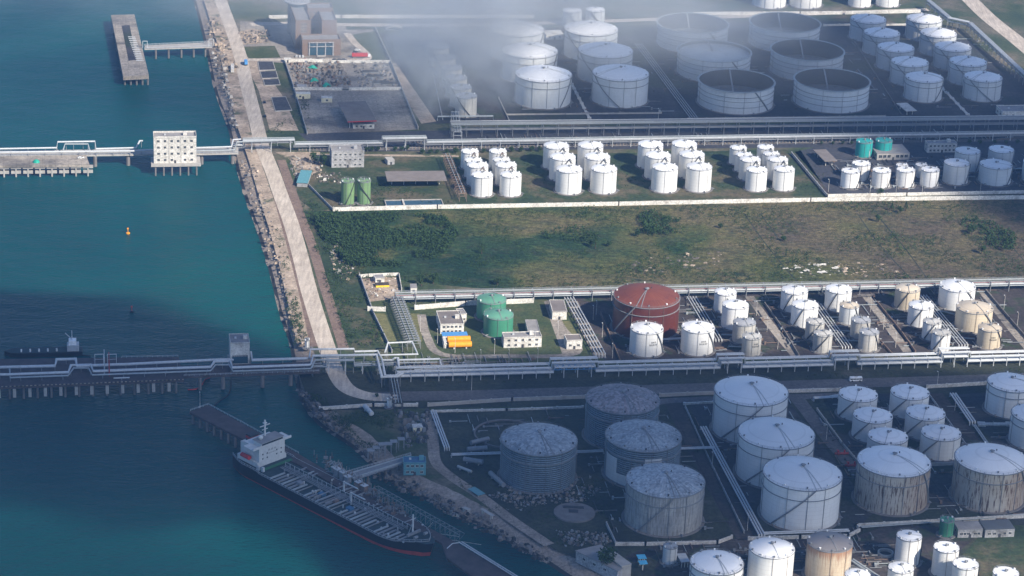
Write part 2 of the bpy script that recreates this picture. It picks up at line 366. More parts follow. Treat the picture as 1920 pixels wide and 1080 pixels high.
def smooth_line(P, k=6):
    if len(P) < 3: return P
    out = []
    for i in range(len(P)-1):
        p0, p1, p2, p3 = P[max(i-1, 0)], P[i], P[i+1], P[min(i+2, len(P)-1)]
        for j in range(k):
            t = j/k
            out.append(.5*((2*p1)+(p2-p0)*t+(2*p0-5*p1+4*p2-p3)*t*t+(-p0+3*p1-3*p2+p3)*t*t*t))
    out.append(P[-1]); return out
# ------------------------------------------------------------------ water, land, shore
SEA = -4.0
SHORE = [(340, -60), (362, 0), (385, 90), (402, 170), (428, 245), (444, 320), (462, 380), (482, 435), (503, 505), (524, 590), (541, 640), (552, 700),
         (563, 750), (590, 790), (618, 812), (655, 836), (682, 860), (716, 893), (756, 918), (797, 937), (826, 950), (874, 976), (910, 991), (971, 1028), (1012, 1048), (1060, 1080), (1120, 1115), (1240, 1190)]
mb = MB(); mb.add([(-26000, -3000, SEA), (26000, -3000, SEA), (26000, 40000, SEA), (-26000, 40000, SEA)], [(0, 1, 2, 3)], 'sea_water')
structure(mb.build('sea'))
sw = smooth_line([W(x, y, SEA) for x, y in SHORE])
# the sloping sea wall: water's edge, berm, crest
random.seed(3)
crest = []; berm = []; under = []
for i, p in enumerate(sw):
    d = sw[min(i+1, len(sw)-1)]-sw[max(i-1, 0)]; d.z = 0; d.normalize()
    s = Vector((-d.y, d.x, 0))
    j = noise.noise((i*.35, 2.2, 0))*1.0
    wd_ = 13.0
    crest.append(p+s*(wd_+j)+Vector((0, 0, -SEA))); berm.append(p+s*(wd_*.55)+Vector((0, 0, 2.4)))
    under.append(p-s*6+Vector((0, 0, -3.0)))
n = len(sw)
mb = MB(); vs = [tuple(q) for row in (under, [p+Vector((noise.noise((k*.9, 0, 0))*1.2, 0, 0)) for k, p in enumerate(sw)], berm, crest) for q in row]
mb.add(vs, [(r*n+i, r*n+i+1, (r+1)*n+i+1, (r+1)*n+i) for r in range(1, 3) for i in range(n-1)], 'bank_slope')
wet = [sw[i].lerp(berm[i], .3)+Vector((0, 0, .06)) for i in range(n)]
mb.add([tuple(q) for row in (under, sw, wet) for q in row], [(r*n+i, r*n+i+1, (r+1)*n+i+1, (r+1)*n+i) for r in range(2) for i in range(n-1)], 'rock_wet')
structure(mb.build('sea_bank'))
me = bpy.data.meshes.new('ground'); bm = bmesh.new()
outl = [(q.x, q.y, 0) for q in crest]+[(crest[-1].x, -500, 0), (16000, -500, 0), (16000, 30000, 0), (crest[0].x-900, 30000, 0), (crest[0].x-120, crest[0].y+400, 0)]
f = bm.faces.new([bm.verts.new(v) for v in outl]); bmesh.ops.triangulate(bm, faces=[f]); bmesh.ops.recalc_face_normals(bm, faces=bm.faces); bm.to_mesh(me); bm.free()
me.materials.append(MATS['land_ground']); structure(place(me, 'ground'))

# sheets laid on the ground, bottom to top
sheet('field', [(588, 396), (1000, 388), (1500, 375), (2020, 365), (2030, 523), (1500, 532), (1000, 550), (690, 522), (648, 480), (600, 440)], 0.03, 'field_ground')
sheet('tank_farm_ground', [(845, 60), (800, 75), (712, 62), (790, 232), (1930, 218), (2020, 215), (1780, 52), (1500, 36)], 0.03, 'asphalt_dark')
sheet('rack_ground', [(560, 250), (2000, 222), (2010, 272), (600, 285)], 0.04, 'gravel_blue')
sheet('yard_ground', [(450, 40), (690, 45), (705, 55), (735, 115), (530, 118), (452, 112)], 0.04, 'yard_concrete')
sheet('scrub_ground', [(560, 300), (1500, 280), (1556, 366), (1000, 382), (625, 392), (590, 396), (555, 370)], 0.05, 'scrub_ground')
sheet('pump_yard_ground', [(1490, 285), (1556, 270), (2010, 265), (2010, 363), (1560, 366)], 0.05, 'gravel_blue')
sheet('scrub_ground', [(560, 396), (590, 396), (648, 480), (675, 520), (700, 600), (728, 655), (632, 652), (600, 520)], 0.02, 'scrub_ground')
sheet('compound_ground', [(672, 517), (745, 517), (755, 545), (1068, 552), (1130, 675), (735, 678), (700, 600)], 0.05, 'lawn_green')
sheet('tank_farm_ground', [(1068, 552), (2020, 528), (2020, 662), (1134, 676)], 0.06, 'gravel_brown')
sheet('roadside_ground', [(560, 700), (2020, 665), (2020, 745), (830, 765), (600, 770), (575, 745)], 0.05, 'earth_dark')
sheet('tank_farm_ground', [(812, 772), (1300, 752), (2030, 730), (2050, 1120), (1250, 1120), (1040, 1030), (830, 880), (790, 790)], 0.06, 'earth_dark')
sheet('tank_pad_ground', [(1290, 757), (1476, 750), (1640, 960), (1600, 998), (1400, 1003)], 0.09, 'asphalt_dark')
sheet('tank_pad_ground', [(1540, 742), (1745, 735), (1860, 890), (2020, 940), (2000, 985), (1660, 985), (1600, 870)], 0.09, 'asphalt_dark')
sheet('tank_pad_ground', [(1790, 740), (2050, 725), (2060, 880), (1880, 850)], 0.09, 'asphalt_dark')
sheet('depot_ground', [(1250, 1020), (1380, 1012), (1600, 1008), (1660, 985), (1850, 990), (1700, 1120), (1200, 1120)], 0.08, 'gravel_brown')
sheet('grass_lot', [(1855, 985), (2010, 985), (2010, 1080), (1830, 1080), (1805, 1040)], 0.10, 'scrub_ground')
sheet('lawn', [(697, 588), (722, 588), (744, 640), (716, 640)], 0.10, 'lawn_olive')
sheet('lawn', [(770, 588), (786, 588), (792, 640), (783, 645)], 0.10, 'lawn_olive')
sheet('lawn', [(1045, 602), (1068, 602), (1082, 626), (1056, 628)], 0.10, 'lawn_olive')
sheet('lawn', [(840, 672), (1040, 664), (1020, 680), (850, 688)], 0.10, 'lawn_green')
sheet('yard_paving', [(676, 522), (744, 519), (751, 545), (742, 560), (694, 566)], 0.10, 'bank_sand')
sheet('yard_paving', [(1020, 566), (1030, 562), (1050, 605), (1082, 664), (1055, 666), (1035, 610)], 0.10, 'yard_concrete')
# walled yards, upper left
sheet('yard_paving', [(533, 114), (730, 117), (752, 167), (551, 167)], 0.09, 'yard_concrete')
sheet('yard_paving', [(550, 169), (753, 169), (783, 243), (575, 251)], 0.10, 'yard_concrete')
sheet('lawn', [(455, 88), (515, 86), (526, 108), (466, 110)], 0.10, 'lawn_green')
sheet('mound', [(447, 60), (475, 53), (500, 62), (508, 80), (455, 84)], 0.11, 'bank_sand')
sheet('grass_lot', [(662, 65), (705, 58), (731, 114), (690, 116)], 0.10, 'lawn_green')
sheet('grass_lot', [(645, 42), (1700, 20), (1700, 33), (650, 56)], 0.08, 'scrub_ground')
sheet('dirt_strip', [(720, 120), (742, 118), (818, 228), (790, 232)], 0.08, 'bank_sand')
sheet('dirt_strip', [(885, 195), (925, 190), (955, 230), (905, 232)], 0.08, 'gravel_brown')
# sand and stones between the sea wall and the road
b1 = [(382, 0), (410, 90), (424, 160), (446, 240), (466, 300), (486, 370), (505, 430), (524, 500), (545, 590), (556, 645)]
b2 = [(410, 0), (432, 80), (452, 150), (468, 240), (488, 300), (512, 370), (532, 430), (552, 500), (572, 560), (590, 640)]
sheet('sand_bank', b1+b2[::-1], 0.07, 'bank_sand')
sheet('sand_bank', [(470, 95), (530, 180), (560, 245), (506, 245), (485, 170), (450, 100)], 0.07, 'bank_sand')
sheet('sand_bank', [(515, 285), (600, 285), (600, 320), (560, 340), (545, 300)], 0.07, 'bank_sand')
strip('verge', [(527, 300), (560, 395), (585, 460), (606, 530), (628, 600), (645, 655)], 6.5, 0.10, 'berm_red')
strip('verge', [(497, 300), (520, 370), (548, 470), (572, 565), (590, 650)], 5.5, 0.10, 'berm_red')
# roads
strip('road', [(405, -40), (414, 0), (432, 50), (449, 100), (463, 160), (478, 220), (492, 275), (510, 320), (526, 365), (546, 420), (563, 480), (578, 540), (596, 600), (613, 652), (628, 695), (650, 728), (690, 743), (745, 746)], 10.6, 0.14, 'road_concrete')
strip('road', [(700, 744), (880, 741), (1200, 731), (1500, 722), (1850, 711), (2050, 705)], 13.0, 0.13, 'road_asphalt')
strip('road', [(470, 46), (540, 44), (700, 47), (1000, 44), (1740, 18)], 9.0, 0.12, 'road_concrete')
strip('road', [(452, 112), (620, 112), (690, 110), (665, 80), (650, 62)], 6.0, 0.13, 'road_concrete')
strip('road', [(1800, -20), (1850, 30), (1900, 70), (1960, 120)], 16.0, 0.12, 'road_concrete')
strip('path', [(620, 282), (900, 276), (1300, 270), (1940, 262)], 6.5, 0.12, 'road_asphalt')
strip('path', [(580, 290), (860, 293)], 4.0, 0.11, 'bank_sand')
strip('path', [(1486, 290), (1520, 330), (1553, 364)], 5.0, 0.12, 'gravel_brown')
strip('path', [(1072, 565), (1098, 615), (1126, 672)], 7.5, 0.12, 'yard_concrete')
strip('path', [(1405, 556), (1445, 610), (1492, 668)], 6.0, 0.12, 'yard_concrete')
strip('path', [(1622, 552), (1660, 604), (1702, 660)], 6.0, 0.12, 'yard_concrete')
strip('path', [(1843, 545), (1885, 600), (1935, 660)], 7.0, 0.12, 'yard_concrete')
strip('path', [(790, 590), (800, 630), (830, 665), (940, 668), (1080, 662), (1050, 610), (1030, 565)], 5.5, 0.12, 'yard_concrete')
strip('path', [(1230, 755), (1290, 750), (1570, 742)], 7.0, 0.12, 'road_asphalt')
strip('path', [(1262, 757), (1310, 850), (1360, 945), (1400, 1012)], 10.0, 0.13, 'gravel_brown')
strip('path', [(1495, 748), (1560, 830), (1610, 885)], 9.0, 0.13, 'road_asphalt')
strip('path', [(1755, 738), (1805, 800), (1850, 855)], 8.0, 0.13, 'gravel_brown')
strip('path', [(1030, 1022), (960, 975), (900, 930), (850, 897), (818, 868), (812, 830), (808, 770)], 6.5, 0.13, 'bank_slope')
strip('path', [(1180, 1050), (1260, 1024), (1395, 1018), (1600, 1030), (1680, 1080)], 8.0, 0.13, 'gravel_brown')

# ------------------------------------------------------------------ storage tanks
def local_dep(px, py): 
    d = (W(px, py)-CAM).normalized(); return math.asin(-d.z)
def tank_dims(cx, yb, w, h):
    s = scale_at(cx, yb); R = w/2/s; dep = local_dep(cx, yb)
    yc = yb-R*s*math.sin(dep); p = W(cx, yc); s = scale_at(cx, yc); R = w/2/s
    return p, R, h/(s*math.cos(dep))
def roof_prof(R, H, kind):
    if kind == 'dome': rise = .2*R
    elif kind == 'low': rise = .11*R
    else: rise = .16*R
    return [(R*(1+.004), H+.02)]+[(R*math.cos(t)**.0*(1-t), H+rise*(1-(1-t)**2) if kind == 'dome' else H+rise*t) for t in (.04, .2, .4, .6, .8, .97)]+[(.01, H+rise)], rise
def helix(mb, R, z0, z1, a0, a1, width, mat):
    n = max(6, int(abs(a1-a0)/6)); vs = []; fs = []
    for i in range(n+1):
        t = i/n; a = rad(a0+(a1-a0)*t); z = z0+(z1-z0)*t
        for r, dz in ((R, 0), (R+width, 0), (R+width, .9), (R, -.35)): vs.append((r*math.cos(a), r*math.sin(a), z+dz))
        if i:
            b = (i-1)*4; c = i*4
            fs += [(b, b+1, c+1, c), (b+1, b+2, c+2, c+1), (b, c, c+3, b+3), (b+3, c+3, c+1, b+1)]
    mb.add(vs, fs, mat)
TCACHE = {}
def tank_meshes(key, R, H, shell, roof, kind, stair, det):
    k = (key, shell, roof, kind, stair)
    if k in TCACHE: return TCACHE[k]
    out = []
    n = 72 if R > 12 else 40
    # foundation ring
    mb = MB(); mb.lathe([(R+1.6, 0), (R+1.4, .35), (R-.5, .4)], 'concrete_dark', n); out.append(('foundation', mb.mesh('foundation', True)))
    mb = MB()
    if kind == 'open':
        mb.lathe([(R, .3), (R, H)], shell, n); mb.lathe([(R, H), (R-.35, H), (R-.35, H*.2)], 'steel_dark' if roof == 'float_dark' else 'float_dark', n)  # inner wall coloured dark, standing in for the shade deep inside
    else:
        mb.lathe([(R, .3), (R, H)], shell, n)
    out.append(('shell', mb.mesh('shell', True)))
    mb = MB()
    rg = 'steel_grey' if det != 'pale' else 'steel_light'
    zs = (H-.25, H*.74) if R > 12 else (H-.2,)
    for zz in zs:
        wv = .5 if R > 12 else .22
        mb.lathe([(R, zz-.16), (R+wv, zz-.16), (R+wv, zz+.16), (R, zz+.16)], rg, n)
    if kind == 'open':
        mb.lathe([(R-.4, H-.1), (R+1.1, H-.1), (R+1.1, H+.15), (R-.4, H+.15), (R-.4, H-.1)], 'pipe_pale', n)
        for zz in (H*.55, H*.3): mb.lathe([(R, zz-.12), (R+.3, zz-.12), (R+.3, zz+.12), (R, zz+.12)], rg, n)
    out.append(('stiffener_ring', mb.mesh('stiffener_ring', True)))
    if kind == 'open':
        fz = H*(.82 if roof == 'float_pale' else .22)
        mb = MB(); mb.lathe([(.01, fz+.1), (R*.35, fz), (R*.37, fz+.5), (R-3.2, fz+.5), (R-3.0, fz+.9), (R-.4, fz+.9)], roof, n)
        for j in range(18):
            a = rad(20*j+7); mb.cyl((R-6)*math.cos(a), (R-6)*math.sin(a), fz+.4, fz+1.3, .35, roof, 6)
        out.append(('floating_roof', mb.mesh('floating_roof', True)))
        mb = MB(); a = rad(88)
        mb.bar(((R-.5)*math.cos(a), (R-.5)*math.sin(a), H), (R*.25*math.cos(a), R*.25*math.sin(a), fz+1), 1.1, .5, 'steel_grey')
        out.append(('roof_ladder', mb.mesh('roof_ladder')))
    else:
        pr, rise = roof_prof(R, H, kind)
        mb = MB(); mb.lathe(pr, roof, n); out.append(('roof', mb.mesh('roof', True)))
        zr = lambda r: H+(rise*(1-(r/R)**2) if kind == 'dome' else rise*(1-r/R))
        mb = MB()
        mb.cyl(0, 0, H+rise-.1, H+rise+1.1, min(.8, .08*R+.2), rg, 8); mb.lathe([(R*.05+.5, H+rise+.9), (.01, H+rise+1.5)], rg, 8)
        mb.cyl(R*.16, R*.1, zr(R*.2)-.1, zr(R*.2)+.9, .3, 'steel_dark', 6)
        out.append(('roof_vent', mb.mesh('roof_vent')))
        nv = 10 if R > 10 else 4; r = R*.93; vm = []
        for c_ in (('steel_grey', 'steel_dark') if key[0] == 'd' else ('paint_white', rg)):
            mb = MB(); mb.box(r-.35, -.35, zr(r)-.1, r+.35, .35, zr(r)+.7, c_); mb.box(r-.45, -.45, zr(r)+.701, r+.45, .45, zr(r)+.8, c_); vm.append(mb.mesh('roof_hatch'))
        for j in range(nv): out.append(('roof_hatch', vm[j % 2], 2*math.pi*(j+.3)/nv))
        mb = MB(); wl = stair[1] if stair else -85
        for da in (0, 9):
            a = rad(wl+da*(1 if R > 12 else 0)); q = [(r*math.cos(a), r*math.sin(a), zr(r)+.12) for r in (R, R*.8, R*.6, R*.4, R*.2, .2)]
            for u, v in zip(q, q[1:]): mb.bar(u, v, .45 if R > 12 else .35, .18, 'steel_light' if shell in ('tank_white', 'tank_pale', 'tank_rusty') else 'steel_grey')
            if R <= 12: break
        out.append(('roof_walkway', mb.mesh('roof_walkway')))
    # hand rail on the rim
    mb = MB(); m_ = 40 if R > 12 else 18
    for zz in (H+1.1, H+.6):
        mb.tube([((R-.1)*math.cos(2*math.pi*j/n), (R-.1)*math.sin(2*math.pi*j/n), zz) for j in range(n+1)], .045, rg, 4)
    for j in range(m_):
        a = 2*math.pi*j/m_; mb.bar(((R-.1)*math.cos(a), (R-.1)*math.sin(a), H), ((R-.1)*math.cos(a), (R-.1)*math.sin(a), H+1.12), .08, .08, rg)
    out.append(('handrail', mb.mesh('handrail')))
    if stair:
        mb = MB(); helix(mb, R+.05, .6, H, stair[0], stair[1], .85 if R > 9 else .6, 'steel_grey' if R > 9 else 'steel_dark'); out.append(('staircase', mb.mesh('staircase')))
    angs = (-172, -118, -88, -62, -10) if R > 12 else (-100, -60); r = R+.25
    mb = MB(); mb.tube([(r, 0, .3), (r, 0, H+.3), (R-.5, 0, H+.5)], .13 if R > 12 else .09, rg if det != 'brown' else 'berm_red', 5); me_ = mb.mesh('riser_pipe', True)
    for a in angs: out.append(('riser_pipe', me_, rad(a+(stair[0]*.05 if stair else 0))))
    mb = MB(); mb.tube([(R*.98, 0, 1.1), (R+2.6, 0, 1.1)], .26 if R > 9 else .16, 'steel_grey', 7); mb.cyl(R+1.5, 0, .5, 1.7, .36 if R > 9 else .25, 'steel_grey', 7); me_ = mb.mesh('outlet_pipe', True)
    for a in (-140, -75, -20): out.append(('outlet_pipe', me_, rad(a)))
    TCACHE[k] = out; return out
def tanks(key, items, shell, roof, kind, stair, group, det='grey'):
    """items: (cx, y_bottom, width, height, label [, overrides]) in photo pixels; one true size for the whole key"""
    D = [tank_dims(*it[:4]) for it in items]
    R = sum(d[1] for d in D)/len(D); H = sum(d[2] for d in D)/len(D)
    for it, d in zip(items, D):
        ov = it[5] if len(it) > 5 else {}
        t = thing('storage_tank', it[4], 'storage tank', (d[0].x, d[0].y, .1), GRID, group)
        if ov.get('chevron'):
            mb = MB(); ra = rad(-72)
            for da in (-16, 16):
                b_ = ra+rad(da); mb.bar(((R+.5)*math.cos(ra), (R+.5)*math.sin(ra), H+.9), ((R+1.2)*math.cos(b_), (R+1.2)*math.sin(b_), H-2.3), .55, .45, 'berm_red' if key[:2] == 'b1' else 'steel_dark')
            mb.build('stair_bridge', t)
        if ov.get('marks'):
            mb = MB(); zz, ac, sc_ = ov['marks']; rr = R+.03
            for row_, n_ in ((0, 5), (1, 3)):
                for k in range(n_):
                    a_ = rad(ac+(k-(n_-1)/2)*sc_*1.25); ca, sa = math.cos(a_), math.sin(a_); z_ = H*zz+row_*1.6
                    for (u0, u1, v0, v1) in ((-.45, .45, 0, .18), (-.45, .45, .55, .7), (-.1, .1, 0, 1.1), (-.45, -.3, .3, 1.0)):
                        mb.add([(rr*ca-u*sa, rr*sa+u*ca, z_+v) for u, v in ((u0, v0), (u1, v0), (u1, v1), (u0, v1))], [(0, 1, 2, 3)], 'steel_dark')
            mb.build('lettering', t)
        if ov.get('patch'):
            for (a0, a1, z0, z1) in ov['patch']:
                mb = MB(); n_ = 14; rr = R+.22
                mb.add([(rr*math.cos(rad(a0+(a1-a0)*k/n_)), rr*math.sin(rad(a0+(a1-a0)*k/n_)), z) for z in (z0*H, z1*H) for k in range(n_+1)], [(k, k+1, n_+2+k, n_+1+k) for k in range(n_)], 'tank_pale')
                mb.build('bare_plate', t, smooth=True)
        for nme, me, *rz in tank_meshes(key, R, H, ov.get('shell', shell), ov.get('roof', roof), ov.get('kind', kind), ov.get('stair', stair), ov.get('det', det)):
            place(me, nme, t, rot=rz[0] if rz else 0.0)
    return R, H
O4 = ['nearest', 'second', 'third', 'farthest']
SMALL = {}
# four blocks of slim white tanks behind the long white wall
def block(key, cols, cl, ns, shell='tank_white', roof='roof_white', stair=None):
    items = {}
    for side, col in cols.items():
        for i, it in enumerate(col):
            k = it[4] if len(it) > 4 else 'a'
            nm = O4[i] if len(col) == 4 else ['nearest', 'middle', 'farthest'][i]
            items.setdefault(k, []).append((*it[:4], f"slim white tank, {nm} of the {side} column, {cl}", {'chevron': i > 0}))
    for k, v in items.items(): tanks(key+k, v, shell, roof, 'dome', stair, 'slim white tanks in '+cl)
block('b1', {'left': [(903, 370.8, 40.3, 36), (894.4, 352, 40, 36), (886.7, 337, 33.5, 32, 'b'), (880, 319.4, 32.5, 29.5, 'b')],
             'right': [(956.4, 370.3, 40.5, 36), (947.5, 351.4, 40, 36), (938.9, 336, 33.5, 32, 'b'), (932.5, 319.2, 33, 29.5, 'b')]}, 'the block beside the pipe ladder', 8)
block('b2', {'left': [(1065.3, 366.4, 49.4, 41.4), (1053.3, 342.5, 48.5, 40), (1041.4, 321, 48, 40)],
             'right': [(1130.3, 365.3, 49.4, 41.4), (1117.8, 342, 48.3, 40), (1105.3, 320, 47.5, 40)]}, 'second block from left behind the wall', 6)
block('b3', {'left': [(1244.4, 363, 48.6, 42), (1231.4, 339.7, 47.7, 41), (1217.5, 318.9, 47.5, 41)],
             'right': [(1308.3, 361.7, 48.6, 42), (1294.7, 338, 47.9, 40), (1280.6, 317.8, 46.6, 40)]}, 'third block from left behind the wall', 6)
block('b4', {'left': [(1416.4, 360.6, 39.4, 36.5), (1403.9, 341, 39.2, 35), (1392.5, 325, 32, 30, 'b'), (1382.2, 311.4, 32, 29.5, 'b')],
             'right': [(1467.5, 359.4, 39.4, 36.5), (1455.3, 340.6, 39, 36), (1443.6, 323, 31.5, 29.5, 'b'), (1433.3, 310.3, 32, 29.5, 'b')]}, 'the rightmost block of eight behind the wall', 8)
# cone roofed tanks under the smoke
g = 'large cone roofed tanks under the smoke'
tanks('c1', [(1017, 205.6, 104, 51, 'large pale cone roofed tank, nearest of the left column, stairs at its lower right', {'stair': (-62, -25)}),
             (992, 159.8, 103, 50, 'large pale cone roofed tank, middle of the left column, half veiled by smoke', {'stair': (-62, -25)}),
             (968, 118, 101, 48, 'large pale tank almost lost in the thickest smoke', {'stair': (-62, -25)}),
             (1161, 203.5, 104.5, 49, 'large pale cone roofed tank, nearest of the right column, stairs across its left front'),
             (1132.5, 159, 102, 49, 'large pale cone roofed tank, middle of the right column'),
             (1106, 116.5, 100, 48, 'large pale cone roofed tank, farthest of the right column')], 'tank_pale', 'roof_white', 'dome', (-100, -165), g)
tanks('c1s', [(1072, 52, 36, 27, 'small pale tank behind the cone roofed tanks, left one of the two'),
              (1115, 50, 36, 27, 'small pale tank behind the cone roofed tanks, right one of the two')], 'tank_pale', 'roof_white', 'dome', (-60, -130), 'small tanks behind the cone roofed tanks')
tanks('c2', [(873, 222, 42.7, 36, 'small grey tank in haze, nearest of its leaning row'), (863, 205, 41, 36, 'small grey tank in haze, second from the near end of its row'),
             (855, 187, 40, 36, 'small grey tank in haze, third from the near end of its row'), (846, 168, 39, 35, 'small grey tank in haze, fourth from the near end of its row'),
             (834, 148, 38, 34, 'small grey tank in smoke, fifth from the near end of its row'), (822, 127, 37, 33, 'small grey tank in smoke, farthest of its row')],
      'tank_weathered', 'roof_grey', 'low', (-70, -150), 'row of small grey tanks in the haze')  # darker shell and roof put the veil of haze into the row's colour
# open topped floating roof tanks
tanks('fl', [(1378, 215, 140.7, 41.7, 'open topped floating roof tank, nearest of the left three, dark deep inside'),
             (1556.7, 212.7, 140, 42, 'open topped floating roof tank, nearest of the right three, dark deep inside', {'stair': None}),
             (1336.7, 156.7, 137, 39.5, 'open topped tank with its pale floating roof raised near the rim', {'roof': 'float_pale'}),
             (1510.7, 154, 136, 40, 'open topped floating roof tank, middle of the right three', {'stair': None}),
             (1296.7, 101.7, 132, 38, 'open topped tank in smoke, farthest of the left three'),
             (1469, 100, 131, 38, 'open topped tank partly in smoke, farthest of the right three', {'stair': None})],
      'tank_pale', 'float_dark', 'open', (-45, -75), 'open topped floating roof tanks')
# two leaning columns of five at the upper right
L5 = ['nearest', 'second from the near end', 'middle', 'fourth from the near end', 'farthest']
a = [(1729.3, 193.1, 70.3, 38), (1702.4, 162.9, 69, 36.5), (1676.2, 134.8, 68, 36), (1650.2, 106.6, 67, 35), (1625, 80, 65.4, 33.8)]
b = [(1839.3, 191.9, 71, 38), (1811.2, 162, 69.5, 37), (1783, 133.5, 68.5, 36), (1756, 107, 68, 35.5), (1729.6, 79.5, 67, 34.5)]
g = 'ten cone roofed tanks in two columns'
tanks('e1', [(*q, f"pale cone roofed tank, {L5[i]} of the left column of five", {'stair': (-70, -25)} if i == 0 else {}) for i, q in enumerate(a)]
      + [(*q, f"pale cone roofed tank, {L5[i]} of the right column of five") for i, q in enumerate(b)], 'tank_pale', 'roof_white', 'dome', (-75, -150), g)
g = 'white tanks cut off by the top edge of the picture'
tanks('t1', [(1442, 17, 62, 36, 'white tank in smoke at the top edge, leftmost of the far row'), (1509, 17, 62, 36, 'wide white tank at the top edge, second of the far row')], 'tank_white', 'roof_white', 'dome', None, g)
tanks('t2', [(1611, 15, 42, 30, 'narrower white tank at the top edge, third of the far row'), (1663, 14.7, 43, 30, 'narrower white tank at the top edge, rightmost of the far row')], 'tank_white', 'roof_white', 'dome', None, g)
# pump yard at the right
tanks('te', [(1618.6, 297, 31.4, 28, 'teal tank, the left one of the pair'), (1655, 295.5, 31.4, 27.5, 'teal tank, the right one of the pair behind the pump shed')], 'tank_teal', 'tank_teal', 'low', None, 'teal tanks in the pump yard')
tanks('pv', [(1627.8, 296.5, 6.8, 14, 'slender white vessel standing before the left teal tank'), ], 'tank_white', 'roof_white', 'dome', None, None)
g = 'small white tanks along the pump yard wall'
tanks('p1', [(1592.5, 355.6, 34.7, 30, 'small white tank at the left end of the pump yard row'), (1650.6, 354.4, 35.3, 29.5, 'small white tank, second of the front pump yard row'),
             (1695.8, 353.3, 34, 30, 'small white tank, third of the front pump yard row, in shade'), (1741.4, 352.8, 35, 30, 'small white tank, fourth of the front pump yard row, in shade'),
             (1612.5, 341, 33, 28, 'small white tank standing behind the first gap of the front row')], 'tank_white', 'roof_white', 'low', (-60, -10), g, 'brown')
tanks('p2', [(1689.4, 336, 23, 22, 'very small white tank behind the third front tank'), (1725.5, 335, 22, 23, 'very small white tank behind the fourth front tank')], 'tank_pale', 'roof_white', 'low', None, g)
g = 'blue grey shaded tanks in the pump yard'
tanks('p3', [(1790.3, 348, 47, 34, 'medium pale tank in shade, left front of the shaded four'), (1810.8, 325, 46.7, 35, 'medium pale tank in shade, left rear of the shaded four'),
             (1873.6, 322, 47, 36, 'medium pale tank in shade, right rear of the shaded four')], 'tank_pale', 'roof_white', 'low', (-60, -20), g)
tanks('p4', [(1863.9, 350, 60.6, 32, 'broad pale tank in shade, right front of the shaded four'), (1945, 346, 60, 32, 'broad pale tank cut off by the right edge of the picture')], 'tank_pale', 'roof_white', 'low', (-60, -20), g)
tanks('gr', [(651.5, 385.5, 25, 42, 'tall light green tank, left one beside the white wall', {'stair': (-110, -30)}), (682, 385, 25, 42.5, 'tall light green tank, right one, dark stair winding down its front')],
      'tank_lightgreen', 'tank_lightgreen', 'low', (-20, -150), 'tall light green tanks')
# middle compounds
tanks('gg', [(933.6, 634.4, 56.4, 33.5, 'green domed tank standing in front of its green twin'), (920.6, 604.4, 54.2, 34, 'green domed tank partly hidden behind its twin')],
      'tank_green', 'tank_greenroof', 'dome', None, 'green domed tanks')
tanks('rd', [(1208.9, 639, 123, 60, 'huge rust red tank with a low cone roof')], 'tank_red', 'tank_redroof', 'dome', (-165, -120), None, 'brown')
tanks('w1', [(1210.3, 670.8, 61.5, 44, 'white tank standing before the huge red tank', {'marks': (.5, -75, 5)}), (1306, 668.9, 62, 42.3, 'white tank to the right of the huge red tank', {'marks': (.5, -80, 5)})],
      'tank_white', 'roof_white', 'dome', (-20, -65), 'white tanks before the red tank')
g = 'white tanks between the two pipe racks'
tanks('m1', [(1358, 589, 41.5, 34.5, 'white tank, farthest of the curved row right of the red tank'), (1393.3, 647, 42, 34.5, 'grey weathered tank, third of the curved row right of the red tank', {'shell': 'tank_weathered', 'roof': 'roof_grey'})],
      'tank_white', 'roof_white', 'dome', None, g)
tanks('m2', [(1376.2, 620.5, 49.5, 40, 'white tank, second of the curved row right of the red tank')], 'tank_white', 'roof_white', 'dome', (-40, -15), g)
tanks('m3', [(1407.6, 669.6, 34.5, 29.3, 'small weathered tank, nearest of the curved row right of the red tank', {'marks': (.55, -75, 8), 'stair': None}),
             (1526, 641.6, 37, 34.5, 'weathered grey tank with a slanting stair, third of the middle row'), (1540.7, 663.6, 35, 32.6, 'weathered grey tank, nearest of the middle row by the pipes')],
      'tank_weathered', 'tank_weathered', 'dome', (-150, -75), g)
tanks('m4', [(1487.3, 588, 49.5, 36.2, 'white tank, farthest of the middle row'), (1506.7, 616, 50, 36.4, 'white tank, second of the middle row'),
             (1569.6, 586, 49.5, 33, 'white tank with a dark hole torn in its roof')], 'tank_white', 'roof_white', 'dome', (-150, -110), g)
tanks('m5', [(1590, 610.4, 37.8, 31, 'pale tank just in front of the tank with a torn roof'), (1611.3, 638, 37, 31.5, 'weathered ribbed tank, third of its row', {'shell': 'tank_weathered', 'roof': 'roof_grey'}),
             (1626.7, 660.4, 35, 32, 'weathered ribbed tank, nearest of its row by the pipes', {'shell': 'tank_weathered', 'roof': 'roof_grey'})], 'tank_pale', 'roof_cream', 'dome', (-30, -70), g)
tanks('m6', [(1698.9, 583.8, 49.8, 35.4, 'cream tank at the far end of the slender row', {'shell': 'tank_cream', 'roof': 'roof_cream'}), (1724, 614.9, 43.3, 33.3, 'white streaked tank, second of the slender row')], 'tank_white', 'roof_white', 'dome', (-150, -100), g, 'brown')
tanks('m7', [(1744.9, 641, 38.4, 33.7, 'white streaked tank, third of the slender row'), (1762, 660.4, 31, 29, 'smallest streaked tank at the near end of the slender row')], 'tank_white', 'tank_weathered', 'dome', (-150, -90), g, 'brown')
tanks('m8', [(1791.6, 584.4, 67, 35, 'broad white tank beside the far pipe gallery', {'shell': 'tank_white', 'roof': 'roof_white'}), (1823.6, 625.6, 69, 37.5, 'broad cream tank with rust tinged roof')], 'tank_cream', 'roof_cream', 'dome', (-25, -75), g, 'brown')
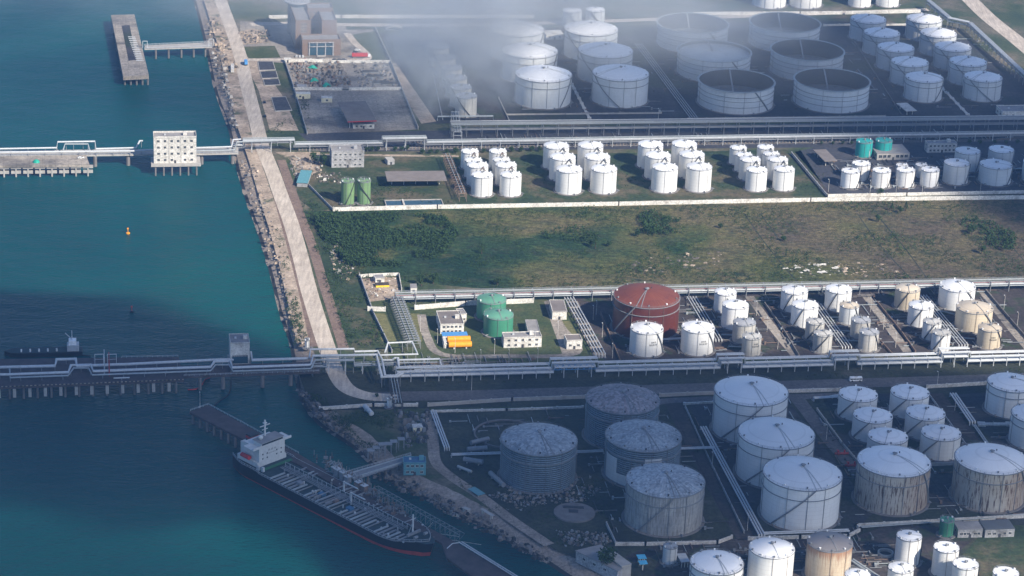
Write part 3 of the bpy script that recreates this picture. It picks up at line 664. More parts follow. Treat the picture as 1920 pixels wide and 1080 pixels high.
tanks('m9', [(1852.7, 656, 44, 33.3, 'small cream tank nearest the pipe rack at right', {'marks': (.5, -88, 6)})], 'tank_cream', 'roof_cream', 'dome', (-20, -70), g, 'brown')
# the near tank farm
g = 'three great white tanks in a leaning line'
tanks('l1', [(1402.9, 835, 137.5, 72, 'great white tank, farthest of the leaning line of three'), (1449.6, 918, 141.7, 75, 'great white tank, middle of the leaning line of three'),
             (1498, 997, 146, 75, 'great white tank, nearest of the leaning line of three')], 'tank_white', 'roof_white', 'dome', (-148, -84), g)
tanks('l2', [(1669.2, 966.2, 134.5, 71, 'great tank streaked with black and rust, left of the two'), (1850.6, 961.6, 137, 71, 'great tank streaked with brown rust, right of the two')],
      'tank_rusty', 'roof_white', 'dome', (-20, -55), 'great rust streaked tanks')
g = 'six white tanks in two leaning columns'
tanks('l3', [(1605.8, 791.5, 72, 38, 'medium white tank, farthest of the left column of three'), (1633, 832, 73, 38, 'medium white tank, middle of the left column of three'),
             (1661, 872, 74, 38, 'medium white tank behind the left rusty tank'), (1702.5, 787.5, 73, 38, 'medium white tank, farthest of the right column of three'),
             (1731.5, 827, 74, 38, 'medium white tank, middle of the right column of three'), (1760.5, 865.5, 75, 36.5, 'medium white tank, nearest of the right column of three')],
      'tank_white', 'roof_white', 'dome', (-165, -115), g)
tanks('l4', [(1891, 786, 90, 51, 'white tank cut by the right edge beside the road'), (1937, 847, 92, 51, 'white tank mostly beyond the right edge of the picture')], 'tank_white', 'roof_white', 'dome', (-60, -30), 'white tanks at the right edge')
g = 'old lagged tanks with patchwork roofs'
tanks('d1', [(1007.3, 926, 143, 70, 'old dark lagged tank standing apart at the left'), (1163.6, 846, 136.5, 69, 'old dark lagged tank with reddish patches on its roof', {'roof': 'roof_lagred'}),
             (1202, 918, 140.5, 69, 'old dark lagged tank with white patches on its lower side', {'patch': [(-172, -143, .05, .68), (-143, -118, .04, .30), (-118, -98, .04, .55), (-98, -72, .04, .8)]}), (1243, 1006, 144, 70.5, 'old pale streaked tank with a patchwork roof, nearest one', {'shell': 'tank_lagpale', 'stair': (-140, -88)})],
      'tank_lag', 'roof_lag', 'dome', None, g)
tanks('n1', [(1340, 1131, 99, 52, 'white domed tank at the bottom edge, leftmost of the bottom row')], 'tank_white', 'roof_white', 'dome', None, 'tanks at the bottom edge')
tanks('n2', [(1442, 1110, 87, 62, 'brightly sunlit white tank at the bottom edge'), (1550.5, 1097, 83, 60, 'rusty cream tank with a dark grey domed roof', {'shell': 'tank_rustcream', 'roof': 'roof_rustgrey'})] if 'tank_rustcream' in MATS else
      [(1442, 1110, 87, 62, 'brightly sunlit white tank at the bottom edge'), (1550.5, 1097, 83, 60, 'rusty cream tank with a dark grey domed roof', {'shell': 'tank_cream', 'roof': 'roof_rustgrey'})],
      'tank_white', 'roof_white', 'dome', None, 'tanks at the bottom edge', 'brown')
g = 'small white tanks at the bottom right'
tanks('n3', [(1699.8, 1063.7, 47, 48, 'small white tank, upper left of the bottom right cluster'), (1769.2, 1086, 48, 48.6, 'small white tank, middle of the bottom right cluster'),
             (1805, 1118, 49, 48.6, 'small white tank right of the middle one, cut by the bottom edge'), (1880, 1134, 46, 50, 'small white tank, rightmost one at the bottom edge')], 'tank_white', 'roof_white', 'low', (-40, -10), g, 'brown')
tanks('n4', [(1684, 1130, 55, 50, 'white tank at the bottom edge below the small white tank'), (1603, 1140, 40, 55, 'top of a white tank at the bottom edge beside the slanting pipe')], 'tank_white', 'roof_white', 'dome', None, g)
tanks('n5', [(1773, 1009, 27, 29, 'dark green tank behind the low sheds')], 'tank_green', 'tank_green', 'low', None, None)
tanks('n6', [(1255, 1061, 27, 31, 'small grey tank beside the blue canopies')], 'tank_pale', 'roof_grey', 'dome', None, None)
tanks('n7', [(730, 766, 8.6, 15, 'little white tank on the wall beside the lower road'), (575.5, 655, 9, 17, 'little white tank beside the shore road end')], 'tank_white', 'roof_white', 'low', None, None)
# ------------------------------------------------------------------ walls, fences
def wall(label, pts, h=2.4, th=.5, mat='wall_white', cat='wall', name='boundary_wall', group=None, z0=0.0, cap=True):
    P = [W(x, y) for x, y in pts]; o = P[0]; mb = MB()
    for a, b in zip(P, P[1:]):
        a = a-o; b = b-o; mb.bar((a.x, a.y, z0+h/2), (b.x, b.y, z0+h/2), th, h, mat)
        n = max(1, int((b-a).length/12))
        if cap:
            for i in range(n+1):
                q = a.lerp(b, i/n); mb.box(q.x-th*.75, q.y-th*.75, z0, q.x+th*.75, q.y+th*.75, z0+h+.25, mat)
    ob = mb.build(name, None, (o.x, o.y, 0)); return tag(ob, label, cat, group)
wall('long white wall along the north side of the open field', [(625, 396), (820, 391.5), (1160, 385.5), (1520, 378), (1960, 373)], 2.9)
wall('white inner wall running parallel close behind the long field wall', [(1551, 370), (1700, 367), (1960, 362)], 2.4)
wall('grey side wall dropping from the pipe rack to the field wall corner', [(1484, 290), (1551, 370)], 2.2, mat='wall_grey')
wall('short grey wall stub at the left end of the long field wall', [(560, 330), (625, 396)], 1.8, .3, mat='wall_grey')
wall('white wall at the top of the left walled yard', [(534, 115.5), (616, 117)], 2.6)
wall('white wall at the top right of the scrap yard', [(622, 118), (731, 118)], 2.4)
wall('white wall left of the gate between the two yards', [(551, 169), (641, 169.5)], 2.4)
wall('white wall right of the gate between the two yards', [(655, 169.5), (754, 168.5)], 2.4)
wall('long pale side fence on the left of the walled yards', [(533, 114), (552, 170), (576, 252)], 2.2, .4, 'wall_grey')
wall('long pale side wall on the right of the walled yards', [(704, 56), (731, 114), (753, 168), (784, 243)], 2.4, .5, 'concrete')
wall('far pale wall behind the brown brick building', [(505, 35), (545, 34), (640, 34), (1000, 34)], 3.0, .6, 'concrete_white')
wall('sunlit white wall along the upper right road', [(1300, 28.5), (1500, 27.5), (1578, 27)], 3.0, .6)
wall('sunlit white wall segment nearest the bent pipe rack', [(1585, 27), (1725, 24)], 3.0, .6)
wall('short white dike wall left of the far right tank columns', [(1545, 49), (1602, 47.5)], 1.6, .8)
wall('short white dike wall between the far ends of the tank columns', [(1660, 48), (1697, 47.5)], 1.6, .8)
wall('white wall at the head of the green lawn compound', [(690, 583), (722, 584)], 3.0)
wall('white wall behind the green tanks compound', [(778, 581), (873, 573), (1000, 568)], 3.2)
wall('dark side wall on the left of the lawn compound', [(674, 518), (700, 590), (735, 662)], 2.2, .4, 'wall_grey')
wall('white corner wall of the little yard above the lawn', [(674, 521), (690, 519), (748, 517), (753, 546)], 2.2, .4)
wall('white wall south of the bend in the lower road', [(600, 769), (700, 762), (782, 762)], 2.0, .8, 'concrete_white')
wall('pale wall along the south side of the lower road, left part', [(803, 762), (960, 752), (1098, 747)], 2.2, .7, 'concrete')
wall('pale wall along the south side of the lower road, middle part', [(1237, 744), (1340, 739.5)], 2.2, .7, 'concrete')
wall('pale wall between the great white tanks and the six medium tanks', [(1474, 736.5), (1575, 733.5)], 2.2, .7, 'concrete_white')
wall('pale wall by the road near the right edge', [(1738, 728), (1848, 721.5)], 2.2, .7, 'concrete_white')
wall('white low dike wall north of the old lagged tanks', [(811, 773), (950, 770), (1092, 765)], 1.3, .9, 'concrete_white')
wall('white low dike wall left of the great white tanks', [(1283, 759), (1338, 756)], 1.3, .9, 'concrete_white')
wall('pale dike wall south of the pale streaked old tank', [(1155, 1023), (1210, 1023), (1345, 1020), (1372, 1010)], 2.0, .7, 'concrete_white')
wall('dark dike wall left of the pale streaked old tank', [(1137, 985), (1155, 1023)], 2.0, .5, 'wall_grey')
wall('pale dike wall around the foot of the great white tanks', [(1404, 1013), (1500, 1010), (1590, 1008), (1613, 996), (1606, 988), (1760, 980)], 2.0, .8, 'concrete_white')
wall('pale dike wall south of the brown streaked tank', [(1785, 978), (1980, 968)], 2.0, .8, 'concrete_white')
wall('grey dike wall left of the great white tanks', [(1285, 765), (1330, 865), (1395, 1000)], 1.6, .5, 'wall_grey')
wall('grey dike wall left of the six medium tanks', [(1532, 770), (1580, 835), (1622, 885)], 1.6, .7, 'concrete')
wall('grey dike wall behind the nearest medium tank', [(1741, 874), (1790, 872)], 2.0, .7, 'concrete')
wall('grey dike wall right of the six medium tanks', [(1742, 742), (1790, 808), (1835, 868)], 1.4, .5, 'wall_grey')
wall('white concrete strip by the right edge tanks', [(1840, 797), (1893, 797)], 1.0, 3.0, 'concrete_white')
wall('dark red dike wall left of the white tanks before the red tank', [(1126, 590), (1147, 640), (1163, 680)], 1.8, .5, 'berm_red')
wall('dark pipe dike between the red tank and the curved row', [(1345, 570), (1395, 655)], 1.0, .4, 'wall_grey')
wall('dark dike wall left of the middle row of tanks', [(1434, 572), (1465, 615), (1497, 668)], 1.8, .5, 'concrete_dark')
wall('reddish dike wall left of the slender row', [(1645, 570), (1690, 625), (1716, 662)], 1.8, .5, 'berm_red')
wall('dark dike wall before the broad cream tanks road', [(1849, 548), (1893, 600), (1935, 648)], 1.8, .6, 'concrete_dark')
wall('reddish dike wall right of the white streaked row', [(1590, 590), (1640, 630), (1672, 665)], 1.5, .4, 'berm_red')
wall('low dike wall before the cone roofed tanks', [(950, 216), (1060, 215), (1240, 213)], 1.2, .5, 'concrete')
wall('low dike wall before the floating roof tanks', [(1290, 224), (1430, 222), (1660, 219)], 1.2, .5, 'concrete')
wall('low dike wall between the floating roof tanks and the two columns', [(1590, 60), (1690, 216)], 1.2, .5, 'concrete_dark')
wall('concrete gutter strip between the two nearest cone roofed tanks', [(1072, 158), (1105, 222)], .5, 2.0, 'concrete_white')
wall('concrete gutter strip between the two columns of five', [(1766, 165), (1814, 215)], .5, 2.2, 'concrete_white')
wall('low dike wall at the left of the cone roofed tanks', [(935, 185), (955, 228)], 1.2, .5, 'concrete')
wall('left dike wall of the hazy small tanks', [(800, 85), (830, 225)], 1.4, .5, 'wall_grey')

# ------------------------------------------------------------------ buildings
def frame_of(roof, z, base):
    BL, BR, FR, FL = [W(x, y, z) for x, y in roof]
    ax = (FR-FL); ax.z = 0; w = ax.length; ax.normalize(); ay = Vector((-ax.y, ax.x, 0))
    d = max(1.5, ((BL-FL).dot(ay)+(BR-FR).dot(ay))/2)
    return FL, w, d, math.atan2(ax.y, ax.x)
WIN = {}
def window_mesh(w, h, glass='glass_dark', fr='concrete_white'):
    k = (round(w, 1), round(h, 1), glass, fr)
    if k not in WIN:
        a = MB(); t = .14
        a.box(-w/2-t, -.10, -t, w/2+t, -.0, 0, fr); a.box(-w/2-t, -.10, h, w/2+t, 0, h+t, fr)
        a.box(-w/2-t, -.10, 0, -w/2, 0, h, fr); a.box(w/2, -.10, 0, w/2+t, 0, h, fr)
        b = MB(); b.box(-w/2, -.045, 0, w/2, -.004, h, glass); b.box(-.05, -.08, 0, .05, -.046, h, fr)
        WIN[k] = (a.mesh('window_frame'), b.mesh('pane'))
    return WIN[k]
def windows(root, w, h, rows, cols, z0=0.0, side='front', d=0, ww=1.5, wh=1.4, x0=1.0, x1=None, skip=()):
    x1 = (w if side == 'front' else d)-1.0 if x1 is None else x1
    fr, pn = window_mesh(ww, wh)
    for r in range(rows):
        for c in range(cols):
            if (r, c) in skip: continue
            t = x0+(x1-x0)*(c+.5)/cols; z = z0+(h-z0)*(r+.36)/rows
            if side == 'front': loc, rot = (t, -.003, z), 0
            elif side == 'left': loc, rot = (-.003, d-t, z), -math.pi/2
            else: loc, rot = (w+.003, t, z), math.pi/2
            o = place(fr, 'window', root, loc, rot); place(pn, 'pane', o)
def bld(label, roof, z, wallm, roofm, rows=1, cols=3, base=0.0, name='building', cat='building', group=None, parapet=.6, side=True, door=True, ww=1.5, wh=1.3, extra=None, eave=0.0):
    FL, w, d, rot = frame_of(roof, z, base)
    H = z-base
    t = thing(name, label, cat, (FL.x, FL.y, base), rot, group)
    mb = MB(); mb.box(0, 0, 0, w, d, H-.15, wallm); mb.build('wall', t)
    mb = MB()
    e = eave
    mb.box(-e-.1, -e-.1, H-.148, w+e+.1, d+e+.1, H+.05, roofm)
    if parapet:
        for q in ((-.1, -.1, w+.1, .2), (-.1, d-.2, w+.1, d+.1), (-.1, .2, .2, d-.2), (w-.2, .2, w+.1, d-.2)):
            mb.box(q[0], q[1], H+.051, q[2], q[3], H+parapet, wallm)
    mb.build('roof', t)
    if rows*cols: windows(t, w, H-.2, rows, cols, 0, 'front', d, ww, wh, skip=((0, cols//2),) if door else ())
    if side and rows and d > 6:
        windows(t, w, H-.2, rows, max(1, int(d/6)), 0, 'right', d, ww, wh); windows(t, w, H-.2, rows, max(1, int(d/6)), 0, 'left', d, ww, wh)
    if door:
        mb = MB(); x = w*.5; mb.box(x-.7, -.12, 0, x+.7, -.003, 2.2, 'steel_dark'); mb.build('door', t)
    if parapet and w > 10:
        mb = MB(); mb.box(w*.7, d*.4, H+.06, w*.7+2.6, d*.4+2.4, H+2.2, wallm); mb.build('roof_hut', t)
        mb = MB(); mb.box(w*.25, d*.5, H+.06, w*.25+1.2, d*.5+.9, H+1.0, 'steel_light'); mb.build('roof_unit', t)
    return t, w, d, H
def canopy(label, roof, z, roofm, cols=4, base=0.0, group=None, fascia=None, cat='canopy', thick=.5, rows=2):
    FL, w, d, rot = frame_of(roof, z, base); H = z-base
    t = thing('canopy', label, cat, (FL.x, FL.y, base), rot, group)
    mb = MB(); mb.box(0, .0, H-thick, w, d, H, roofm); mb.build('roof', t)
    for r in range(rows):
        for c in range(cols):
            x = w*(c+.5)/cols; y = d*.15+r*d*.7/(max(1, rows-1)) if rows > 1 else d*.5
            mb = MB(); mb.box(-.25, -.25, 0, .25, .25, H-thick, 'concrete_white'); mb.build('column', t, (x, y, 0))
    if fascia:
        mb = MB(); mb.box(-.05, -.12, H-thick-.2, w+.05, -.003, H+.15, fascia); mb.build('fascia', t)
    return t, w, d, H

# house standing in the water on the north trestle
t, w, d, H = bld('white four storey building standing on a platform in the water', [(290, 249), (360, 248), (368, 258), (288, 259)], 4.8+19.0, 'concrete_white', 'roof_grey_flat', 4, 6, base=4.8, parapet=1.2, ww=1.7, wh=1.6)
mb = MB(); mb.box(-2, -3.0, -1.6, w+3, d+2, -.01, 'concrete'); mb.build('platform', t)
for i in range(6):
    mb = MB(); mb.cyl(0, 0, -10, -1.61, .6, 'concrete_dark', 8); mb.build('pile', t, (1+i*(w-1)/5, -1.5, 0))
for fx in (.36, .64):
    mb = MB(); mb.box(w*fx-.15, -.25, .2, w*fx+.15, -.004, H+.4, 'concrete'); mb.build('pilaster', t)
bld('grey three storey block of flats beside the pipe rack', [(620, 273), (681, 272), (683, 284), (622, 285)], 12.0, 'wall_grey', 'roof_grey_flat', 3, 6, parapet=.8)
bld('small hut with a pale blue roof among rubble', [(562, 319), (580, 320), (576, 343), (557, 342)], 3.2, 'wall_grey', 'paint_teal', 0, 0, name='hut', cat='hut', parapet=0, door=False, eave=.4)
bld('tiny grey cabin beside the path north of the open shed', [(724, 294), (736, 294), (740, 300), (727, 301)], 3.4, 'wall_grey', 'concrete', 1, 1, name='hut', cat='hut', parapet=0, side=False)
canopy('long open sided loading shed in the scrub', [(722, 321), (830, 320), (838, 338), (726, 339)], 6.5, 'roof_brown_flat', 5, cat='loading shed', rows=1)
FLp, w, d, rot = frame_of([(728, 375), (826, 373), (832, 384), (724, 386)], 1.0, 0)
t = thing('water_basin', 'rectangular open water basin beside the field wall', 'water basin', (FLp.x, FLp.y, 0.06), rot)
mb = MB()
for q in ((0, 0, w, .5), (0, d-.5, w, d), (0, .5, .5, d-.5), (w-.5, .5, w, d-.5)): mb.box(q[0], q[1], 0, q[2], q[3], 1.1, 'concrete')
mb.build('rim', t); mb = MB(); mb.box(.51, .51, 0, w-.51, d-.51, .5, 'glass_blue'); mb.build('water', t)
mb = MB(); mb.box(w*.3, 0, 1.11, w*.3+1.2, d, 1.4, 'concrete_white'); mb.build('footbridge', t)

# the brown brick office
FLp, w, d, rot = frame_of([(565, 68), (637, 66), (639, 76), (567, 77)], 12.5, 0)
t = thing('office_building', 'brown brick office building with two tall wings and a round tower', 'office building', (FLp.x, FLp.y, 0), rot)
BR = 'wall_brown'
def wing(nm, x0, y0, x1, y1, h):
    mb = MB(); mb.box(x0, y0, 0, x1, y1, h, BR); o = mb.build(nm, t)
    mb = MB(); mb.box(x0+.6, y0+.6, h+.001, x1-.6, y1-.6, h+.15, 'roof_grey_flat')
    for q in ((x0, y0, x1, y0+.6), (x0, y1-.6, x1, y1), (x0, y0+.6, x0+.6, y1-.6), (x1-.6, y0+.6, x1, y1-.6)): mb.box(q[0], q[1], h+.002, q[2], q[3], h+1.1, 'wall_brown')
    mb.build('roof', o); return o
s1 = scale_at(600, 90)
wing('entrance_block', 0, 0, w, 16, 12.5)
wl = wing('left_wing', -4, 16.2, 8.5, 62, 24)
wr = wing('right_wing', w*.56, 16.2, w*.95, 44, 24)
wb = wing('rear_wing', 8.7, 44.2, w*.95, 60, 26)
fr, pn = window_mesh(1.9, 1.7)
for r in range(5):
    for c in range(2): o = place(fr, 'window', t, (1.5+c*2.6, 16.197, 9+r*3.0), 0) if r > 1 else place(fr, 'window', t, (-4.003, 22+c*6, 4+r*4), -math.pi/2); place(pn, 'pane', o)
    for c in range(6): o = place(fr, 'window', t, (-4.003, 20+c*7, 3+r*4.2), -math.pi/2); place(pn, 'pane', o)
    for c in range(3): o = place(fr, 'window', t, (w*.95+.003, 20+c*7, 3+r*4.2), math.pi/2); place(pn, 'pane', o)
    for c in range(3): o = place(fr, 'window', t, (11+c*3.4, 44.197, 9+r*3.4), 0); place(pn, 'pane', o)
mb = MB(); mb.lathe([(8, 0), (8, 27)], 'glass_blue', 28, 2, 64); mb.lathe([(8, 27), (11, 27.5), (11, 28.3), (.01, 28.8)], 'wall_grey', 28, 2, 64); mb.build('round_tower', t, smooth=True)
# entrance: columns, glazed hall, lintel
for x in (w*.18, w*.38, w*.60, w*.80): mb = MB(); mb.box(x-.4, -.9, 0, x+.4, -.004, 11.5, 'wall_grey'); mb.build('column', t)
mb = MB(); mb.box(w*.16, -.3, .5, w*.82, -.005, 10.6, 'glass_blue'); mb.build('glass_front', t)
for z in (7.6, 11.0): mb = MB(); mb.box(w*.16, -1.2, z, w*.82, -.91, z+.7, 'wall_grey'); mb.build('lintel', t)
mb = MB(); mb.box(w*.38, -3.2, 0, w*.6, -1.21, .8, 'concrete'); mb.build('steps', t)
# filling station canopy and the boxes of the lower yard
canopy('wide grey canopy with a red front edge in the lower walled yard', [(641.7, 190), (693, 190), (706, 226), (652, 228)], 7.5, 'roof_brown_flat', 4, fascia='paint_red', cat='canopy')
bld('low kiosk beneath the red edged canopy', [(660, 226), (698, 226), (702, 232), (662, 232)], 4.0, 'wall_white', 'roof_grey_flat', 1, 4, parapet=0, name='kiosk', cat='kiosk')
bld('cream cabin in the corner of the lower walled yard', [(555, 172), (581, 172), (582, 176), (555, 176)], 4.2, 'wall_cream', 'wall_white', 1, 2, name='cabin', cat='cabin', parapet=0)
bld('cream box cabin standing free inside the lower walled yard', [(603, 180), (622, 180), (623, 184), (603, 184)], 3.6, 'wall_cream', 'wall_white', 1, 1, name='cabin', cat='cabin', parapet=0, door=False)
bld('white block beside the top left corner of the scrap yard', [(533, 108), (546, 108), (546, 111), (533, 111)], 3.0, 'wall_white', 'wall_white', 0, 0, name='cabin', cat='cabin', parapet=0)
for i, (x, y, nm) in enumerate([(566, 162, 'low grey shed left of the gate inside the scrap yard'), (1033, 66, 'white house between smoke and the far cone roofed tanks')]):
    if i == 0: bld(nm, [(x-9, y-4), (x+9, y-4), (x+9, y), (x-9, y)], 3.0, 'wall_grey', 'wall_grey', 0, 0, parapet=0, name='shed', cat='shed')
    else: bld(nm, [(1024, 57), (1056, 56), (1057, 64), (1024, 65)], 4.5, 'wall_white', 'wall_white', 1, 3, parapet=0, name='house', cat='house')
t = thing('arched_shed', 'low pale barrel roofed shelter beyond the brick building car park', 'shelter', W(738, 56), GRID)
mb = MB(); prof = [(7*math.cos(rad(a)), 3.2*math.sin(rad(a))) for a in range(0, 181, 20)]
for (x0_, z0_), (x1_, z1_) in zip(prof, prof[1:]): mb.bar((x0_*1.0, 0, z0_+.4), (x1_*1.0, 0, z1_+.4), 7, .3, 'concrete_white')
mb.build('roof', t); mb = MB(); mb.box(-7, -.1, 0, 7, .1, .7, 'wall_grey'); mb.build('base', t)
# pale slabs (drying beds) left of the yards
for i, (q, nm) in enumerate([([(483, 116), (512, 116), (517, 132), (486, 133)], 'top'), ([(487, 135), (518, 134), (522, 147), (491, 148)], 'second'), ([(493, 150), (523, 149), (526, 160), (496, 161)], 'third'), ([(508, 183), (536, 182), (548, 208), (516, 210)], 'lowest')]):
    P = [W(*c) for c in q]; mb = MB(); o = P[0]
    mb.prism([(p.x-o.x, p.y-o.y) for p in P], 0, .5, 'concrete'); P2 = [p.lerp(sum(P, Vector())/4, .08) for p in P]; mb.prism([(p.x-o.x, p.y-o.y) for p in P2], .501, .56, 'gravel_blue')
    tag(mb.build('concrete_bed', None, (o.x, o.y, .07)), f'shallow grey concrete bed beside the shore road, {nm} of the four', 'concrete bed', 'concrete beds beside the shore road')

# lawn compound
bld('white flat roofed works building in the lawn compound', [(813, 584), (855, 583), (870, 608), (826, 609)], 6.2, 'wall_white', 'roof_brown_flat', 2, 5, parapet=.5)
bld('small white tower block at the rear of the works building', [(860, 579), (872, 578), (875, 589), (862, 590)], 6.0, 'wall_white', 'roof_grey_flat', 1, 2, parapet=.3, side=False, door=False, name='tower_block', cat='building')
bld('white two storey office in front of the green tanks', [(946, 624), (1011, 622), (1016, 632), (945, 634)], 6.6, 'wall_white', 'roof_grey_flat', 2, 5, parapet=.5)
bld('grey roofed wing behind the two storey office', [(982, 600), (1001, 600), (1012, 622), (990, 622)], 4.5, 'wall_grey', 'roof_grey_flat', 1, 3, parapet=.3)
bld('white gabled store beside the north south pipes', [(1025, 563), (1048, 562), (1063, 584), (1036, 584)], 5.6, 'wall_white', 'roof_brown_flat', 0, 0, parapet=.2, name='store', cat='building', eave=.3)
bld('little white gatehouse with a brown roof at the compound corner', [(1059, 628), (1086, 627), (1092, 638), (1063, 639)], 5.8, 'wall_white', 'roof_brown_flat', 1, 3, parapet=.4, name='gatehouse', cat='gatehouse')
bld('white cabin in the upper left corner yard', [(703, 515), (717, 514), (721, 521), (704, 522)], 3.4, 'wall_white', 'roof_grey_flat', 1, 2, name='cabin', cat='cabin', parapet=.2)
bld('tiny white house outside the corner yard', [(768, 532), (779, 532), (782, 540), (770, 540)], 3.8, 'wall_white', 'roof_grey_flat', 1, 1, name='hut', cat='hut', parapet=0, door=False)
bld('low yellow walled pit in the upper left corner yard', [(703, 530), (729, 529), (730, 534), (705, 535)], 1.6, 'paint_yellow', 'gravel_brown', 0, 0, name='pit', cat='pit', parapet=0, door=False)
t = thing('process_unit', 'orange twin vessel unit with a blue roof in the lawn compound', 'process unit', W(840, 655), GRID)
s = scale_at(860, 645); Wd = 46/s
for i, (yy, zz) in enumerate(((1.2, 2.6), (7.5, 3.4))):
    mb = MB(); mb.tube([(.5, yy, zz), (1.2, yy, zz), (Wd-1.2, yy, zz), (Wd-.5, yy, zz)], 1.9, 'paint_orange', 16); mb.build('vessel', t, smooth=True)
    for x in (Wd*.25, Wd*.75): mb = MB(); mb.box(x-.4, yy-1.3, 0, x+.4, yy+1.3, zz-1.2, 'concrete_white'); mb.build('saddle', t)
mb = MB(); mb.box(-2, 10.4, 0, Wd-2, 15, 4.4, 'wall_white'); mb.build('pump_house', t); mb = MB(); mb.box(-2.4, 10, 4.41, Wd-1.6, 15.4, 4.8, 'paint_blue'); mb.build('roof', t)
mb = MB(); mb.box(-2.4, 1.5, 0, -.6, 9, 4.2, 'wall_white'); mb.build('stair_block', t)

# pump yard
canopy('dark roofed open shed at the left of the pump yard', [(1528, 280), (1551, 280), (1570, 301), (1546, 302)], 5.0, 'roof_brown_flat', 2, cat='shed')
bld('long pump shed with wide openings beside the teal tanks', [(1640, 271), (1693, 270), (1706, 287), (1645, 288)], 5.2, 'concrete', 'roof_grey_flat', 1, 7, parapet=0, ww=2.4, wh=2.2)
bld('pale two storey office at the back of the pump yard', [(1738, 264), (1790, 263), (1795, 269), (1740, 270)], 7.0, 'concrete_white', 'roof_grey_flat', 2, 7, parapet=.4)
bld('white building by the right edge below the column of five', [(1868, 199), (1930, 197), (1945, 209), (1880, 210)], 5.5, 'wall_white', 'roof_grey_flat', 1, 5, parapet=.5)
canopy('small open shelter below the left column of five', [(1688, 193), (1706, 192), (1719, 207), (1699, 208)], 4.2, 'concrete_white', 2, cat='shelter')

# near sheds
bld('teal painted control house beside the tanker footbridge', [(762, 858), (788, 855), (799, 868), (757, 868)], 7.5, 'paint_teal', 'roof_blue', 2, 4, parapet=.3, name='control_house', cat='building')
bld('grey long shed behind the green tank at the bottom right', [(1792, 978), (1836, 977), (1843, 992), (1797, 993)], 5.0, 'wall_grey', 'roof_grey_flat', 1, 6, parapet=0)
bld('dark roofed long shed near the right bottom corner', [(1835, 976), (1892, 974), (1903, 991), (1848, 993)], 5.0, 'wall_grey', 'float_dark', 1, 5, parapet=0)
bld('grey warehouse with a ridge at the bottom edge beside the track', [(1125, 1020), (1183, 1054), (1158, 1070), (1080, 1034)], 6.5, 'wall_grey', 'roof_grey_flat', 1, 2, parapet=0, name='warehouse', cat='warehouse', eave=.3) if False else None
P = [W(x, y, 6.5) for x, y in [(1080, 1033), (1126, 1022), (1181, 1056), (1158, 1071)]]; o = P[0]
t = thing('warehouse', 'grey warehouse with small windows at the bottom edge beside the track', 'warehouse', (o.x, o.y, .1))
mb = MB(); mb.prism([(p.x-o.x, p.y-o.y) for p in P], 0, 6.3, 'wall_grey'); mb.build('wall', t)
mb = MB(); c = sum(P, Vector())/4; mb.prism([((p.x-o.x)+(p.x-c.x)*.03, (p.y-o.y)+(p.y-c.y)*.03) for p in P], 6.31, 6.6, 'roof_grey_flat'); mb.build('roof', t)
e = P[3]-P[0]; ln = Vector((e.x, e.y, 0)); nrm = Vector((ln.y, -ln.x, 0)).normalized()
for k in (.2, .45, .7):
    q = ln*k; fr_, pn_ = window_mesh(1.8, 1.3); wo = place(fr_, 'window', t, (q.x, q.y, 3.2), math.atan2(ln.y, ln.x)); place(pn_, 'pane', wo)
bld('low red and grey roofed annex beside the warehouse', [(1132, 1040), (1150, 1036), (1184, 1057), (1166, 1062)], 7.6, 'concrete', 'concrete', 0, 0, parapet=0, name='annex', cat='building', side=False, door=False)
canopy('bright blue square canopy, the upper one', [(1193, 1040), (1209, 1039), (1213, 1047), (1197, 1048)], 4.0, 'paint_skyblue', 2, thick=.25, rows=2, group='bright blue square canopies')
canopy('bright blue square canopy, the lower one on a tall post', [(1198, 1051), (1212, 1050), (1215, 1057), (1200, 1058)], 4.6, 'paint_skyblue', 1, thick=.25, rows=1, group='bright blue square canopies')
canopy('pale sloping carport behind the small grey tank', [(1268, 1038), (1284, 1037), (1294, 1053), (1277, 1054)], 4.0, 'steel_light', 3, thick=.2, cat='carport')
bld('small pale hut below the wall bend of the lower road', [(773, 795), (790, 794), (793, 801), (775, 802)], 2.8, 'wall_cream', 'concrete_white', 1, 1, name='hut', cat='hut', parapet=0)
FLp = W(1077, 963); t = thing('tank_base', 'round bare concrete base of a missing tank', 'tank base', (FLp.x, FLp.y, .08))
mb = MB(); R_ = 39/scale_at(1077, 963); mb.lathe([(R_, 0), (R_, .9), (.01, 1.0)], 'concrete_dark', 48); mb.build('slab', t, smooth=True)
mb = MB(); mb.box(-6, 4, 1.0, 5, 6, 1.5, 'steel_dark'); mb.box(-3, -1, 1.0, 2, 2, 1.4, 'steel_dark'); mb.build('cover_plate', t)
FLp = W(950, 815); mb = MB(); R_ = 62/scale_at(950, 815); mb.lathe([(R_, 0), (R_, .9), (R_-.9, .9), (R_-.9, 0)], 'concrete_dark', 56)
tag(mb.build('ring_kerb', None, (FLp.x, FLp.y, .08), smooth=True), 'low ring kerb half hidden behind the old dark tank', 'ring kerb')
FLp = W(1660, 1040); mb = MB(); R_ = 15/scale_at(1660, 1040); mb.lathe([(R_, 0), (R_, 1.6), (R_-.7, 1.6), (R_-.7, 0)], 'concrete', 40)
tag(mb.build('ring_kerb', None, (FLp.x, FLp.y, .1), smooth=True), 'round concrete pit wall left of the bottom right tanks', 'ring kerb')
